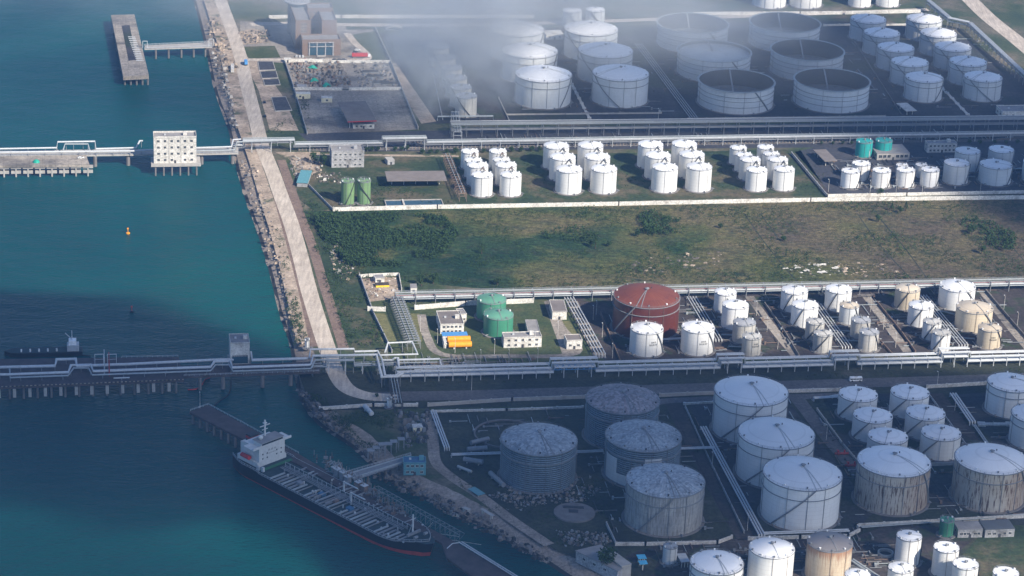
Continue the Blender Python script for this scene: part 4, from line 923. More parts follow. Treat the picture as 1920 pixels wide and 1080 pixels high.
# control house on the south trestle
t, w, d, H = bld('white control building standing on the south trestle', [(431, 627), (461, 626), (468, 643), (432, 644)], 5+13.5, 'concrete_white', 'roof_grey_flat', 1, 8, base=5.0, name='control_building', cat='building', parapet=.5, side=False, door=False, ww=.9, wh=1.0)
mb = MB(); mb.box(-1, -1.5, -1.5, w+1, d+1, -.01, 'concrete'); mb.build('platform', t)
mb = MB(); mb.box(1.0, -.15, .5, w-1.0, -.004, 4.8, 'glass_blue'); mb.build('opening', t)
# ------------------------------------------------------------------ pipe racks
def rack(label, a, b, levels, width, spacing, h, portals=(), post='steel_light', zb=0.0, name='pipe_rack', group=None, brace=True):
    """levels: list of (z, y, r, mat) pipes; portals: (px0, px1, dz) stretches where everything steps up"""
    A = W(*a, zb); Bp = W(*b, zb); ax = Bp-A; ax.z = 0; Ln = ax.length; rot = math.atan2(ax.y, ax.x)
    t = thing(name, label, 'pipe rack', (A.x, A.y, zb), rot, group)
    def loc(px): return Ln*(px-a[0])/(b[0]-a[0])
    por = [(loc(p0), loc(p1), dz) for p0, p1, dz in portals]
    up = lambda x: max([dz for x0, x1, dz in por if x0-.1 <= x <= x1+.1] or [0])
    for z, y, r, mat in levels:
        pts = [(0, y, z)]
        off = (h-z)*.9
        for x0, x1, dz in sorted(por):
            x0 += off*.6; x1 -= off*.6
            pts += [(x0-.3, y, z), (x0+.1, y, z+dz), (x1-.1, y, z+dz), (x1+.3, y, z)]
        pts.append((Ln, y, z)); mb = MB(); mb.tube(pts, r, mat, 8); mb.build('pipe', t, smooth=True)
    zl = sorted({round(z-r-.12, 2) for z, y, r, m_ in levels})
    n = max(2, int(Ln/spacing)); n = min(n, 99)
    mesh = {}
    for i in range(n+1):
        x = Ln*i/n; u = up(x)
        if u not in mesh:
            mb = MB()
            for y in (0, width): mb.box(-.2, y-.2, 0, .2, y+.2, h+u+.3, post)
            for zz in zl: mb.box(-.16, -.5, zz+u-.22, .16, width+.5, zz+u, post)
            if brace and u: mb.bar((0, 0, .3), (0, width, h+u-.3), .15, .15, post)
            mesh[u] = mb.mesh('support_frame')
        place(mesh[u], 'support_frame', t, (x, 0, 0))
    for y in (0, width):
        pts = [(0, y, h)]
        for x0, x1, dz in sorted(por): pts += [(x0, y, h), (x0+.1, y, h+dz), (x1-.1, y, h+dz), (x1, y, h)]
        pts.append((Ln, y, h)); mb = MB()
        for u, v in zip(pts, pts[1:]): mb.bar(u, v, .22, .3, post)
        mb.build('side_beam', t)
    return t, Ln, loc
PS, PP, PR, SG = 'pipe_silver', 'pipe_pale', 'pipe_red', 'steel_grey'
def lane(z, ys, r, mat): return [(z, y, r, mat) for y in ys]
t, Ln, loc = rack('long shaded pipe rack crossing between the tank rows beside the lower road', (744, 717), (1960, 684),
     lane(3.7, (.9, 3.1), .9, PS)+lane(6.6, (.3, 1.4), .3, PS)+lane(7.2, (4.4,), .5, PS)+lane(7.0, (6.8,), .4, PS), 7.4, 8.2, 6.2,
     [(1026, 1110, 3.2), (1335, 1383, 3.2), (1548, 1600, 3.2), (1757, 1812, 3.2)])
# blue truss under the first crossing
x0, x1 = loc(1030), loc(1106); mb = MB(); k = 7
for i in range(k):
    a_, b_ = x0+(x1-x0)*i/k, x0+(x1-x0)*(i+1)/k
    for y in (-.1, 7.5): mb.bar((a_, y, 5.4), (b_, y, 5.4), .25, .25, 'paint_blue'); mb.bar((a_, y, 5.4), ((a_+b_)/2, y, 8.6), .2, .2, 'paint_blue'); mb.bar(((a_+b_)/2, y, 8.6), (b_, y, 5.4), .2, .2, 'paint_blue')
mb.build('truss', t)
t, Ln, loc = rack('tall far pipe rack below the cone roofed and floating roof tanks', (846, 257), (1960, 245),
     lane(9.6, (.5, 3.5), .3, PP)+lane(9.5, (2, 5, 6.4), .3, SG)+lane(5.2, (1, 3.2, 5.4), .4, SG)+lane(10.0, (7.4,), .28, PS), 8, 11.5, 9.2, post='steel_grey', name='pipe_rack')
mb = MB(); mb.box(0, 8.1, 9.3, Ln, 9.6, 9.5, 'steel_grey'); mb.build('walkway', t)
rack('lower far pipe rack running from the shore past the white tank blocks', (436, 287), (1960, 263),
     lane(6.0, (.8,), .42, PS)+lane(6.0, (3.0, 5.6), .32, PP)+lane(3.6, (1, 3, 5), .35, SG), 6.4, 14, 5.6, [(455, 547, 3.4), (706, 786, 3.4)], post='steel_light')
rack('mid pipe gallery with a dark lattice above the lawn compound and middle tanks', (742, 573), (1960, 545),
     lane(5.2, (.6, 3.4), .4, PS)+lane(5.1, (2.0, 4.8), .4, PP)+lane(3.9, (.8, 2.2), .35, PP)+lane(6.4, (1.2,), .25, PR)+lane(7.2, (3.2, 4.6), .25, PP), 6, 12.4, 7.6, post='steel_grey')
def runs(label, a, b, n, gap, r, z, mat, sp=9.0, name='pipeline', group=None, sleeper='steel_light', zb=0.0):
    A = W(*a, zb); Bp = W(*b, zb); ax = Bp-A; ax.z = 0; Ln = ax.length
    t = thing(name, label, 'pipeline', (A.x, A.y, zb+.05), math.atan2(ax.y, ax.x), group)
    for i in range(n):
        y = (i-(n-1)/2)*gap; mb = MB(); mb.tube([(0, y, .1), (.2, y, z), (Ln-.2, y, z), (Ln, y, .1)], r, mat, 7); mb.build('pipe', t, smooth=True)
    k = max(1, min(60, int(Ln/sp))); mb = MB(); hw = (n-1)/2*gap+.7; sleeper = 'steel_dark'
    mb.box(-.2, -hw, 0, .2, hw, z-r, sleeper); me = mb.mesh('support')
    for i in range(1, k): place(me, 'support', t, (Ln*i/k, 0, 0))
    return t
runs('bright pair of pipes running down beside the great white tanks', (1318, 806), (1428, 1010), 3, 1.5, .38, 2.2, PS)
runs('pipes crossing from the old tanks to the bright pair of pipes', (1275, 848), (1340, 846), 2, 1.6, .38, 2.4, PS)
runs('pair of pipes between the old tanks west side and the dark lagged tank', (846, 857), (944, 854), 2, 1.8, .35, 1.6, PS)
runs('short pair of pipes between the two middle old tanks', (1081, 852), (1132, 850), 2, 1.8, .35, 1.6, PS)
runs('short double pipe running down left of the old tank compound', (812, 776), (838, 846), 3, 1.3, .32, 2.0, PS)
runs('pair of bright pipes on the dike near the right edge', (1786, 744), (1823, 798), 3, 1.6, .4, 2.4, PS)
runs('pipes running from the gallery past the lawn compound', (1066, 565), (1126, 672), 4, 1.9, .24, 3.0, PS)
runs('bundle of parallel pipes between the red tank and the curved row', (1296, 560), (1345, 642), 4, 1.9, .24, 1.6, PS)
runs('pipe bundle between the middle row and the torn roof tank', (1530, 574), (1588, 655), 4, 1.9, .24, 1.6, PS)
runs('pipe bundle between the slender row and the broad tanks', (1728, 560), (1806, 654), 4, 1.9, .24, 2.6, PS)
runs('pipes running up between cone roofed and floating roof tanks', (1197, 85), (1302, 226), 4, 1.9, .24, 1.5, PP)
runs('single pipe across the feet of the red tank neighbours', (1240, 639), (1282, 637), 2, 1.4, .35, 1.0, PS)
runs('pale pipe along the row behind the hazy small tanks', (820, 226), (925, 225), 2, 1.4, .35, 3.2, PP)
runs('pipe across the pump yard between the shaded tanks', (1815, 322), (1960, 318), 2, 1.4, .3, 1.4, PP)
for i, (a_, b_, nm) in enumerate([((1345, 597), (1410, 600), 'farthest'), ((1352, 630), (1400, 632), 'second'), ((1365, 652), (1410, 654), 'nearest')]):
    runs(f'small cross pipes feeding the curved row, {nm} set', a_, b_, 2, 1.2, .22, 1.0, PP, group='small cross pipes among the middle tanks')
for i, (a_, b_, nm) in enumerate([((1548, 597), (1620, 600), 'farthest'), ((1556, 622), (1600, 624), 'second'), ((1570, 640), (1612, 642), 'nearest')]):
    runs(f'small cross pipes right of the middle row, {nm} set', a_, b_, 2, 1.2, .22, 1.0, PP, group='small cross pipes among the middle tanks')
for i, (a_, b_, nm) in enumerate([((1742, 580), (1790, 592), 'farthest'), ((1765, 612), (1800, 614), 'second'), ((1775, 634), (1828, 638), 'nearest')]):
    runs(f'small cross pipes before the broad tanks, {nm} set', a_, b_, 2, 1.2, .22, 1.0, PP, group='small cross pipes among the middle tanks')
runs('pipe spur at the top of the six medium tanks', (1525, 752), (1572, 749), 2, 1.6, .4, 2.0, PS)
runs('pipe bundle along the dike by the right edge of the near farm', (1826, 800), (1852, 838), 2, 1.2, .35, 1.4, PP)
runs('pair of pipes along the foot of the great white tanks', (1430, 1007), (1592, 1001), 2, 1.8, .4, 2.2, PS)
runs('white pipe slanting across the bottom right depot', (1596, 1054), (1650, 1090), 2, 1.8, .5, 1.5, PP)
runs('long pipe south of the rusty streaked tanks', (1612, 992), (1930, 968), 2, 1.4, .3, 1.2, PP)
# ladder shaped pipe bridges seen end on
def ladder(label, a, b, w, h, n, mat='steel_grey', npipe=3):
    A = W(*a); Bp = W(*b); ax = Bp-A; ax.z = 0; Ln = ax.length
    t = thing('pipe_bridge', label, 'pipe bridge', (A.x, A.y, .05), math.atan2(ax.y, ax.x))
    mb = MB()
    for y in (-w/2, w/2): mb.box(-.15, y-.15, 0, .15, y+.15, h, mat)
    mb.box(-.25, -w/2, h-.35, .25, w/2, h, mat); mb.box(-.15, -w/2, h*.6, .15, w/2, h*.6+.25, mat); me = mb.mesh('support_frame')
    for i in range(n+1): place(me, 'support_frame', t, (Ln*i/n, 0, 0))
    for i in range(npipe): y = (i-(npipe-1)/2)*w/npipe; mb = MB(); mb.tube([(0, y, h+.3), (Ln, y, h+.3)], .22, 'pipe_pale', 6); mb.build('pipe', t, smooth=True)
    return t
ladder('ladder like pipe bridge crossing the lawn to the shore rack', (744, 573), (776, 655), 8, 6, 18)
ladder('rusty row of small frames beside the first white tank block', (838, 304), (868, 378), 5, 6.5, 17, 'berm_red', 2)
ladder('dark lattice pipe bridge crossing the lower road', (737, 722), (747, 775), 5, 6.5, 9, 'steel_dark')
ladder('pale pipe bridge climbing from the lower rack beside the compound path', (853, 228), (858, 266), 6, 8, 4, 'steel_light')
# bent rack in the upper right corner
P_ = [(1735, 18), (1775, 52), (1812, 60), (1925, 167), (1975, 212)]
for i, (p, q) in enumerate(zip(P_, P_[1:])):
    rack('bent pipe rack at the upper right corner, ' + ['top stretch', 'short level stretch', 'long slanting stretch', 'stretch leaving the right edge'][i], p, q,
         lane(8.6, (.8, 2.2, 3.6), .5, PS)+lane(5.6, (1.2, 3.2), .5, PP), 5, 9.5, 8.2, post='steel_grey', group='bent pipe rack at the upper right')
# pipes drawn out point by point, given where the photograph shows them and how high they stand
def pipes(label, lines, name='pipeline', foot=None):
    o = W(*lines[0][0][0][:2], lines[0][0][0][2]); t = thing(name, label, 'pipeline', (o.x, o.y, 0))
    for pts, r, mat in lines:
        P = [W(*p) for p in pts]; P = [(p.x-o.x, p.y-o.y, p.z) for p in P]
        mb = MB(); mb.tube(P, r, mat, 8); mb.build('pipe', t, smooth=True)
        if foot is not None:
            me = None
            for a_, b_ in zip(P, P[1:]):
                a_, b_ = Vector(a_), Vector(b_); L_ = (b_-a_).length
                for k in range(int(L_/12)+1):
                    q = a_.lerp(b_, min(1, (k+.5)*12/max(L_, 12))); 
                    if q.z-r > foot+.4:
                        mb = MB(); mb.box(-.18, -.18, foot, .18, .18, q.z-r+.05, 'steel_grey'); mb.box(-.2, -r-.2, q.z-r-.25, .2, r+.2, q.z-r+.02, 'steel_grey'); mb.build('pipe_stand', t, (q.x, q.y, 0), GRID)
    return t
Z = 8.0
pipes('thick pale pipes with square loops lying along the south trestle',
 [([(-60, 690, Z), (103, 686, Z), (106, 674, Z), (142, 673, Z), (144, 686, Z), (236, 683, Z), (395, 675, Z), (436, 674, Z), (437, 662, Z), (470, 661, Z), (473, 675, Z), (577, 672, Z)], .85, PS),
  ([(-60, 703, Z), (17, 702, Z), (128, 698, Z), (133, 685, Z), (170, 684, Z), (175, 696, Z), (395, 688, Z), (402, 678, Z), (432, 677, Z), (436, 689, Z), (583, 684, Z)], .8, PS),
  ([(18, 692, Z-.5), (19, 708, Z-.5), (128, 704, Z-.5), (138, 690, Z-.5), (166, 690, Z-.5), (173, 703, Z-.5), (395, 695, Z-.5), (404, 684, Z-.5), (430, 684, Z-.5), (437, 696, Z-.5), (583, 691, Z-.5)], .5, PP),
  ([(213, 709, 6.6), (243, 708, 6.6)], .4, PS)], foot=5.0)
U = 10.5
pipes('raised pipe crossing over the shore road end',
 [([(580, 672, 8), (582, 655, U), (664, 654, U), (665, 659, 9), (708, 658, 9), (716, 673, 9), (722, 704, 7), (742, 704, 7), (752, 697, 8)], .6, PS),
  ([(583, 684, 8), (587, 667, U), (706, 665, U), (716, 707, 7), (745, 706, 7), (756, 699, 8)], .7, PS),
  ([(583, 691, 7.5), (591, 675, 8.5), (661, 674, 8.5), (665, 683, 6), (697, 682, 6)], .55, PP),
  ([(708, 666, 8), (783, 664, 8), (773, 641, 7), (727, 643, 7), (722, 660, 7)], .5, PS),
  ([(716, 675, 7), (735, 675, 7), (740, 671, 8.5), (746, 671, 8.5), (748, 690, 7)], .6, PS),
  ([(748, 675, 7), (824, 673, 7), (828, 688, 5)], .6, PS), ([(720, 681, 6), (820, 679, 6)], .4, PP),
  ([(777, 693, 6), (1020, 684, 6)], .4, PS)], foot=0.0)
rack('low manifold frame behind the raised crossing', (585, 704), (742, 700), lane(5, (1, 3), .4, PP), 5, 9, 5.6, [(612, 664, 3.5)])
pipes('pipes on the north trestle with a tall square loop',
 [([(-60, 280, 8), (106, 277, 8), (108, 266, 11), (178, 265, 11), (180, 279, 8), (255, 277, 8), (262, 264, 10), (268, 264, 10)], .6, PS),
  ([(-60, 286, 8), (250, 283, 8), (289, 281, 8)], .65, PS), ([(118, 282, 8), (122, 270, 10), (165, 270, 10), (168, 282, 8)], .5, PP),
  ([(366, 277, 8), (434, 275, 8), (437, 262, 10), (452, 261, 10)], .55, PS), ([(366, 283, 7), (440, 281, 7), (444, 266, 9), (520, 264, 9)], .5, PP)], foot=5.0)

# ------------------------------------------------------------------ jetties and trestles
def deck(label, poly, z, th, piles=(), name='jetty', cat='jetty', rails=(), matd='concrete', fenders=0, pier_every=None):
    P = [W(x, y, z) for x, y in poly]; o = P[0]; t = thing(name, label, cat, (o.x, o.y, 0))
    mb = MB(); mb.prism([(p.x-o.x, p.y-o.y) for p in P], z-th, z, matd); mb.build('deck', t)
    for (x, y, r) in piles:
        p = W(x, y, z-th); mb = MB(); mb.cyl(0, 0, SEA-4, z-th-.01, r, 'concrete_dark', 8); mb.build('pile', t, (p.x-o.x, p.y-o.y, 0))
    for pts in rails:
        Q = [W(x, y, z) for x, y in pts]; mb = MB()
        for a_, b_ in zip(Q, Q[1:]):
            a_ = a_-o; b_ = b_-o; a_.z = b_.z = z; n = max(1, int((b_-a_).length/3))
            for hh in (.6, 1.15): mb.bar(a_+Vector((0, 0, hh)), b_+Vector((0, 0, hh)), .12, .12, 'steel_light')
            for k in range(n+1): q = a_.lerp(b_, k/n); mb.box(q.x-.07, q.y-.07, z, q.x+.07, q.y+.07, z+1.2, 'steel_light')
        mb.build('railing', t)
    return t, o
t, o = deck('long dark jetty deck of the south berth with a striped edge', [(-80, 674), (335, 669), (345, 712), (-80, 729)], 5, 1.4, [(x, 726-(x*.035), .7) for x in range(-60, 346, 26)]*1+[(x, 712-(x*.035), .6) for x in range(-60, 346, 52)], matd='deck_dark', rails=[[(228, 671), (334, 669)]])
# striped kerb along the edge
a_, b_ = W(-80, 729, 5), W(345, 712, 5); mb = MB(); n = 110
for i in range(n):
    u, v = a_.lerp(b_, i/n)-o, a_.lerp(b_, (i+1)/n)-o; u.z = v.z = 5.2; mb.bar(u, v, .5, .4, 'bank_sand' if i % 2 else 'paint_black')
mb.build('striped_kerb', t)
for i in range(14):
    x = -60+i*29; p = W(x, 731-(x*.039), 3.0); mb = MB(); mb.box(-.9, -.6, -3, .9, .6, 2.2, 'concrete'); mb.build('fender', t, (p.x-o.x, p.y-o.y, 1.0), GRID)
deck('pale trestle bridge carrying the pipes to the shore', [(338, 686), (600, 678), (600, 697), (345, 706)], 5.03, 1.2, [(418, 706, 1.2), (492, 703, 1.2), (545, 700, 1.2), (375, 708, 1.0)], name='trestle', cat='trestle', rails=[[(345, 705.5), (598, 696.8)]], matd='deck_dark')
t, o = deck('north jetty head with fender frames at the left edge', [(-80, 292), (161, 289), (168, 309), (-80, 312)], 5, 1.6, matd='yard_concrete', name='jetty')
for i in range(11):
    x = -60+i*22.5; p = W(x, 318-(x*.012), 1.5); mb = MB(); mb.box(-3.4, -.6, -2.6, 3.4, .8, -.6, 'concrete'); mb.box(-3.6, -1.2, 1.2, 3.6, 1.0, 3.0, 'concrete'); mb.box(-.5, -.9, -5.5, .5, .3, 1.2, 'concrete'); mb.build('fender', t, (p.x-o.x, p.y-o.y, 1.0), GRID)
deck('north trestle deck leading to the water building', [(-80, 283), (300, 279), (300, 289), (-80, 294)], 5.04, 1.0, [(178, 292, 1.4), (240, 290, 1.4), (60, 293, 1), (0, 293, 1)], name='trestle', cat='trestle', rails=[[(-80, 293.5), (300, 288.6)]])
deck('short trestle deck between the water building and the shore', [(360, 277), (447, 276), (447, 287), (360, 289)], 5.04, 1.0, [(378, 288, 1.3), (436, 287, 1.3)], name='trestle', cat='trestle', rails=[[(366, 288.4), (446, 286.8)]])
t, o = deck('flat rectangular breasting island in the upper left water', [(208, 28), (252, 27), (279, 141), (231, 143)], 4.5, 3.2, [(x, 147, .8) for x in (234, 245, 256, 267, 277)]+[(x, y, .8) for x, y in ((213, 50), (220, 85), (227, 120))], name='breasting_island', cat='jetty', matd='yard_concrete')
p = W(240, 75, 4.5); mb = MB()
for i in range(14): q = W(248+i*1.2, 70+i*3.4, 4.5); mb.box(q.x-o.x-3.5, q.y-o.y-.3, 4.5, q.x-o.x+2.5, q.y-o.y+.3, 5.1, 'steel_light')
mb.build('fender_rack', t)
mb = MB(); Q = [W(*c, 4.5) for c in ((228, 48), (243, 47), (256, 112), (241, 114))]; mb.prism([(q.x-o.x, q.y-o.y) for q in Q], 4.501, 4.56, 'asphalt_dark'); mb.build('deck_patch', t)
t, o = deck('slim footbridge from the breasting island to the shore', [(271, 85), (398, 79), (398, 88), (271, 92)], 5, .8, [(292, 92, .8), (316, 91, .8), (340, 90, .8), (363, 89, .8), (385, 88, .8)], name='footbridge', cat='footbridge', rails=[[(271, 91.8), (398, 87.8)], [(271, 85), (398, 79)]], matd='concrete')
for x, y in ((272, 90), (396, 86)):
    p = W(x, y, 5); mb = MB()
    for dx in (-1.8, 1.8): mb.box(dx-.2, -.2, 0, dx+.2, .2, 6, 'steel_light')
    mb.box(-2, -.2, 5.6, 2, .2, 6, 'steel_light'); mb.build('portal', t, (p.x-o.x, p.y-o.y, 5), GRID)
# tanker jetty
t, o = deck('long dark jetty lying behind the moored tanker', [(355, 772), (390, 759), (560, 851), (700, 935), (840, 1008), (965, 1082), (1040, 1128), (960, 1128), (888, 1082), (838, 1046), (828, 1018), (700, 950), (560, 871), (453, 822)], 3.2, 1.3,
     [(362+i*13.2, 777+i*7.3, .7) for i in range(9)], name='tanker_jetty', matd='deck_dark', rails=[[(390, 759), (560, 851)], [(357, 771), (389, 760)], [(860, 1019), (965, 1082)]])
def at(px, py, z=3.2): p = W(px, py, z); return Vector((p.x-o.x, p.y-o.y, z))
# truss walkway on the jetty
mb = MB(); a_, b_ = at(700, 930), at(862, 1020); n = 18
for i in range(n):
    u, v = a_.lerp(b_, i/n), a_.lerp(b_, (i+1)/n)
    for off_ in (Vector((0, 0, 0)), Vector((2.4, 2.2, 0))):
        mb.bar(u+off_+Vector((0, 0, 5)), v+off_+Vector((0, 0, 5)), .22, .22, 'steel_grey'); mb.bar(u+off_, u+off_+Vector((0, 0, 5)), .25, .25, 'steel_grey'); mb.bar(u+off_, v+off_+Vector((0, 0, 5)), .14, .14, 'steel_grey')
    mb.bar(u+Vector((0, 0, 5)), u+Vector((2.4, 2.2, 5)), .16, .16, 'steel_grey')
mb.build('truss', t)
for k in range(2): q = Vector((k*1.0, k*1.0, 1.4)); mb = MB(); mb.tube([at(862, 1022)+q, at(965, 1086)+q, at(1000, 1110)+q], .3, PS, 6); mb.build('pipe', t)
mb = MB(); mb.tube([at(838, 1033)+Vector((0, 0, 1.5)), at(848, 1024)+Vector((0, 0, 1.5)), at(862, 1022)+Vector((0, 0, 1.5))], .25, PS, 6); mb.build('gangway', t)
for k, (x, y, hh) in enumerate([(633, 893, 8), (643, 900, 9), (652, 905, 7), (628, 886, 6), (672, 917, 8), (683, 922, 7)]):
    t2 = thing('loading_arm', ['dark loading arm at the head of the footbridge', 'tallest loading arm beside the tanker manifold', 'loading arm just right of the footbridge', 'stub loading arm left of the footbridge', 'reddish loading arm amid the tanker jetty', 'rightmost loading arm on the tanker jetty'][k], 'loading arm', W(x, y, 3.2), rad(-45), 'loading arms on the tanker jetty')
    mb = MB(); mb.box(-1.4, -1.4, 0, 1.4, 1.4, hh*.55, 'berm_red' if k > 3 else 'steel_grey'); mb.build('tower', t2)
    mb = MB(); mb.bar((0, 0, hh*.5), (-3, 0, hh), .5, .5, 'steel_grey'); mb.bar((-3, 0, hh), (-6.5, 0, hh*.55), .35, .35, 'steel_light'); mb.build('arm', t2)
    mb = MB(); mb.box(-1.7, -1.7, hh*.55, 1.7, 1.7, hh*.55+.2, 'steel_light'); mb.build('platform', t2)
random.seed(77)
mb = MB()
for k in range(150):
    f = random.random(); q = at(600+f*150, 862+f*102)+Vector((random.uniform(-4, 5), random.uniform(-4, 5), 0)); l_ = random.uniform(.5, 3.5); h_ = random.uniform(.5, 3.4)
    mb.box(q.x-l_*.5, q.y-.25, 3.2, q.x+l_*.5, q.y+.25, 3.2+h_*.5, random.choice(['berm_red', 'steel_grey', 'steel_dark', 'steel_grey'])); mb.box(q.x-.15, q.y-.15, 3.2, q.x+.15, q.y+.15, 3.2+h_*1.6, random.choice(['berm_red', 'steel_grey']))
structure(mb.build('manifold_pipework', t), 'stuff')
# footbridge from jetty to land
t, o = deck('double railed pipe footbridge from the tanker jetty to the teal house', [(652, 886), (770, 852), (776, 862), (664, 900)], 4.5, .5, [(690, 884, .6), (722, 874, .6), (748, 865, .6)], name='footbridge', cat='footbridge', rails=[[(652, 886), (770, 852)], [(664, 900), (776, 862)]], matd='steel_grey')
for a2, b2 in (((654, 888), (771, 853)), ((661, 896), (774, 860))):
    a_, b_ = at(*a2, 6), at(*b2, 6); mb = MB(); mb.bar((a_.x, a_.y, 6), (b_.x, b_.y, 6), .5, .5, 'pipe_pale'); mb.build('pipe', t)
random.seed(11)
for i, (x, y) in enumerate([(695, 862), (705, 858), (716, 855), (728, 850), (738, 846), (752, 842)]):
    p = W(x, y, 0); t2 = thing('mooring_frame', f"dark mooring frame on the bank, {['first', 'second', 'third', 'fourth', 'fifth', 'sixth'][i]} from the water beside the footbridge", 'steel frame', (p.x, p.y, -.5), GRID, 'dark frames beside the footbridge')
    mb = MB(); hh = 5+random.random()*3
    for sx in (-1.5, 1.5):
        for sy in (-1.5, 1.5): mb.box(sx-.15, sy-.15, 0, sx+.15, sy+.15, hh, 'steel_grey')
    mb.build('legs', t2)
    mb = MB(); mb.box(-2, -2, hh, 2, 2, hh+.25, 'steel_grey'); mb.build('platform', t2)

# ------------------------------------------------------------------ the tanker
zdk = 2.4
st_ = W(461, 845, zdk); bw_ = W(811, 1020, zdk+1.2)
ax = bw_-st_; ax.z = 0; LS = ax.length; rot = math.atan2(ax.y, ax.x)
tk = thing('tanker_ship', 'black and red hulled oil tanker moored at the jetty, white bridge at its stern', 'tanker ship', (st_.x, st_.y, SEA-2.2), rot); tk.scale = (1, 1.17, 1)
BM = 11.5
def half(u, z):   # half breadth at station u (0 stern, 1 bow), z above water 0..9
    b = 1.0
    if u < .10: b = .70+.30*math.sin(math.pi/2*u/.10)
    if u > .80:
        k = (u-.80)/.20; b = max(0.0, 1-k**2.1)**.75
    if z < 3: b *= 1-.10*(1-z/3)*(1 if u > .8 or u < .1 else .2)
    return b*BM
def zd(u): return 8.6+ (1.9*max(0, (u-.90)/.1)**.6 if u > .90 else 0)+(.9 if u < .17 else 0)
us = [i/60 for i in range(61)]
prof = [(-3.5, .86), (.0, .96), (2.2, .98), (2.25, .98), (5, 1.0), (None, 1.0)]
mb = MB(); vs = []; nP = len(prof)
for u in us:
    for sgn in (-1, 1):
        for k, (z, f) in enumerate(prof):
            zz = zd(u) if z is None else z
            if k in (2, 3): zz = 2.75+1.9*u**2.5+(.05 if k == 3 else 0)
            if k == 1: zz = .0
            rake = (zz*.32 if u > .97 else 0)-(3.0 if z is not None and z < 0 and u > .97 else 0)
            vs.append((u*(LS-2.5)+rake*(u > .97), sgn*half(u, max(0, zz))*f, zz))
S = 2*nP
fr_, fb_ = [], []
for i in range(60):
    for sg in (0, 1):
        for k in range(nP-1):
            a0 = i*S+sg*nP+k; q = (a0, a0+S, a0+S+1, a0+1)
            (fr_ if k < 2 else fb_).append(q if sg == 0 else q[::-1])
for e in (0, 60):
    for k in range(nP-1): q = (e*S+k, e*S+k+1, e*S+nP+k+1, e*S+nP+k); (fr_ if k < 2 else fb_).append(q)
mb.add(vs, fr_, 'hull_red'); o_ = len(mb.v)-len(vs); kk = mb.mi('paint_black')
for f in fb_: mb.f.append(tuple(i+o_ for i in f)); mb.m.append(kk)
mb.build('hull', tk, smooth=True)
mb = MB(); vs = []; 
for u in us: vs += [(u*(LS-2.5)+(zd(u)*.32 if u > .97 else 0), -half(u, 9), zd(u)-.02), (u*(LS-2.5)+(zd(u)*.32 if u > .97 else 0), half(u, 9), zd(u)-.02)]
mb.add(vs, [(2*i, 2*i+2, 2*i+3, 2*i+1) for i in range(60)], 'deck_green'); mb.build('deck', tk)
# gunwale and rail
mb = MB()
for sg in (-1, 1):
    pts = [Vector((u*(LS-2.5), sg*(half(u, 9)-.15), zd(u))) for u in us]
    for a_, b_ in zip(pts, pts[1:]):
        mb.bar(a_+Vector((0, 0, 1.1)), b_+Vector((0, 0, 1.1)), .12, .12, 'steel_light'); mb.bar(a_, b_, .3, .5, 'steel_grey'); mb.bar(a_, a_+Vector((0, 0, 1.1)), .1, .1, 'steel_light')
mb.build('railing', tk)
# transverse deck frames and pipes, in groups as on the photograph
for i, x in enumerate([LS*(.24+.0205*k) for k in range(34)]):
    if i % 9 == 8: continue
    u = x/LS; hb = half(u, 9)
    mb = MB(); mb.bar((x, -hb+.6, 9.15), (x, random.choice((-2.2, -1.0, hb-2.5)), 9.15), 1.0 if i % 9 < 7 else .3, .6, ('pipe_pale', 'steel_grey', 'steel_grey')[i % 3]); mb.build('deck_frame', tk)
for y in (-1.6, -.6, .6, 1.6): mb = MB(); mb.tube([(LS*.21, y, 10.6), (LS*.5, y, 10.6), (LS*.86, y, 10.6)], .22, 'steel_grey', 6); mb.build('deck_pipe', tk)
mb = MB(); mb.box(LS*.2, 2.6, 10.7, LS*.88, 3.7, 10.85, 'deck_green')
for i in range(28): mb.box(LS*.2+i*LS*.025, 2.5, 8.6, LS*.2+i*LS*.025+.25, 2.7, 11.8, 'steel_light'); 
mb.bar((LS*.2, 2.6, 11.8), (LS*.88, 2.6, 11.8), .12, .12, 'steel_light'); mb.build('catwalk', tk)
for x in (LS*.47, LS*.5, LS*.53, LS*.56): mb = MB(); mb.tube([(x, -BM+1.5, 10.4), (x, BM-1.0, 10.4)], .38, 'steel_grey', 6); mb.build('manifold', tk)
for x, c_ in ((LS*.45, 'roof_blue'), (LS*.52, 'berm_red'), (LS*.6, 'roof_blue'), (LS*.33, 'steel_grey')): mb = MB(); mb.box(x, -5.5, 8.7, x+3.4, -3.0, 10.4, c_); mb.build('deck_house', tk)
for x, y in ((LS*.5, 4.8), (LS*.58, 0)):
    mb = MB(); mb.cyl(x, y, 8.6, 16, .5, 'steel_light', 8); mb.bar((x, y, 15.5), (x+12, y-1, 16.5), .5, .5, 'steel_light'); mb.build('deck_crane', tk)
random.seed(5)
for i in range(46):
    x = LS*(.22+.66*random.random()); y = random.uniform(-BM+1.5, BM-1.5); mb = MB()
    mb.cyl(x, y, 8.6, 9.6+random.random()*1.2, .3+.3*random.random(), random.choice(['steel_light', 'steel_grey', 'pipe_pale']), 6); mb.build('deck_vent', tk)
# forecastle: mast, winches
x = LS*.9; mb = MB(); mb.cyl(x, 0, 9, 21, .45, 'steel_light', 8); mb.bar((x, -1.8, 18.5), (x, 1.8, 18.5), .3, .3, 'steel_light'); mb.bar((x-3, 0, 9), (x, 0, 17), .25, .25, 'steel_light'); mb.build('foremast', tk)
for y in (-3, 3): mb = MB(); mb.tube([(LS*.94, y-1, 11.3), (LS*.94, y+1, 11.3)], .8, 'steel_grey', 8); mb.build('anchor_winch', tk)
mb = MB(); mb.bar((LS*.905, -4, 10.6), (LS*.905, 4, 10.6), 1.0, 1.4, 'steel_grey'); mb.build('breakwater', tk)
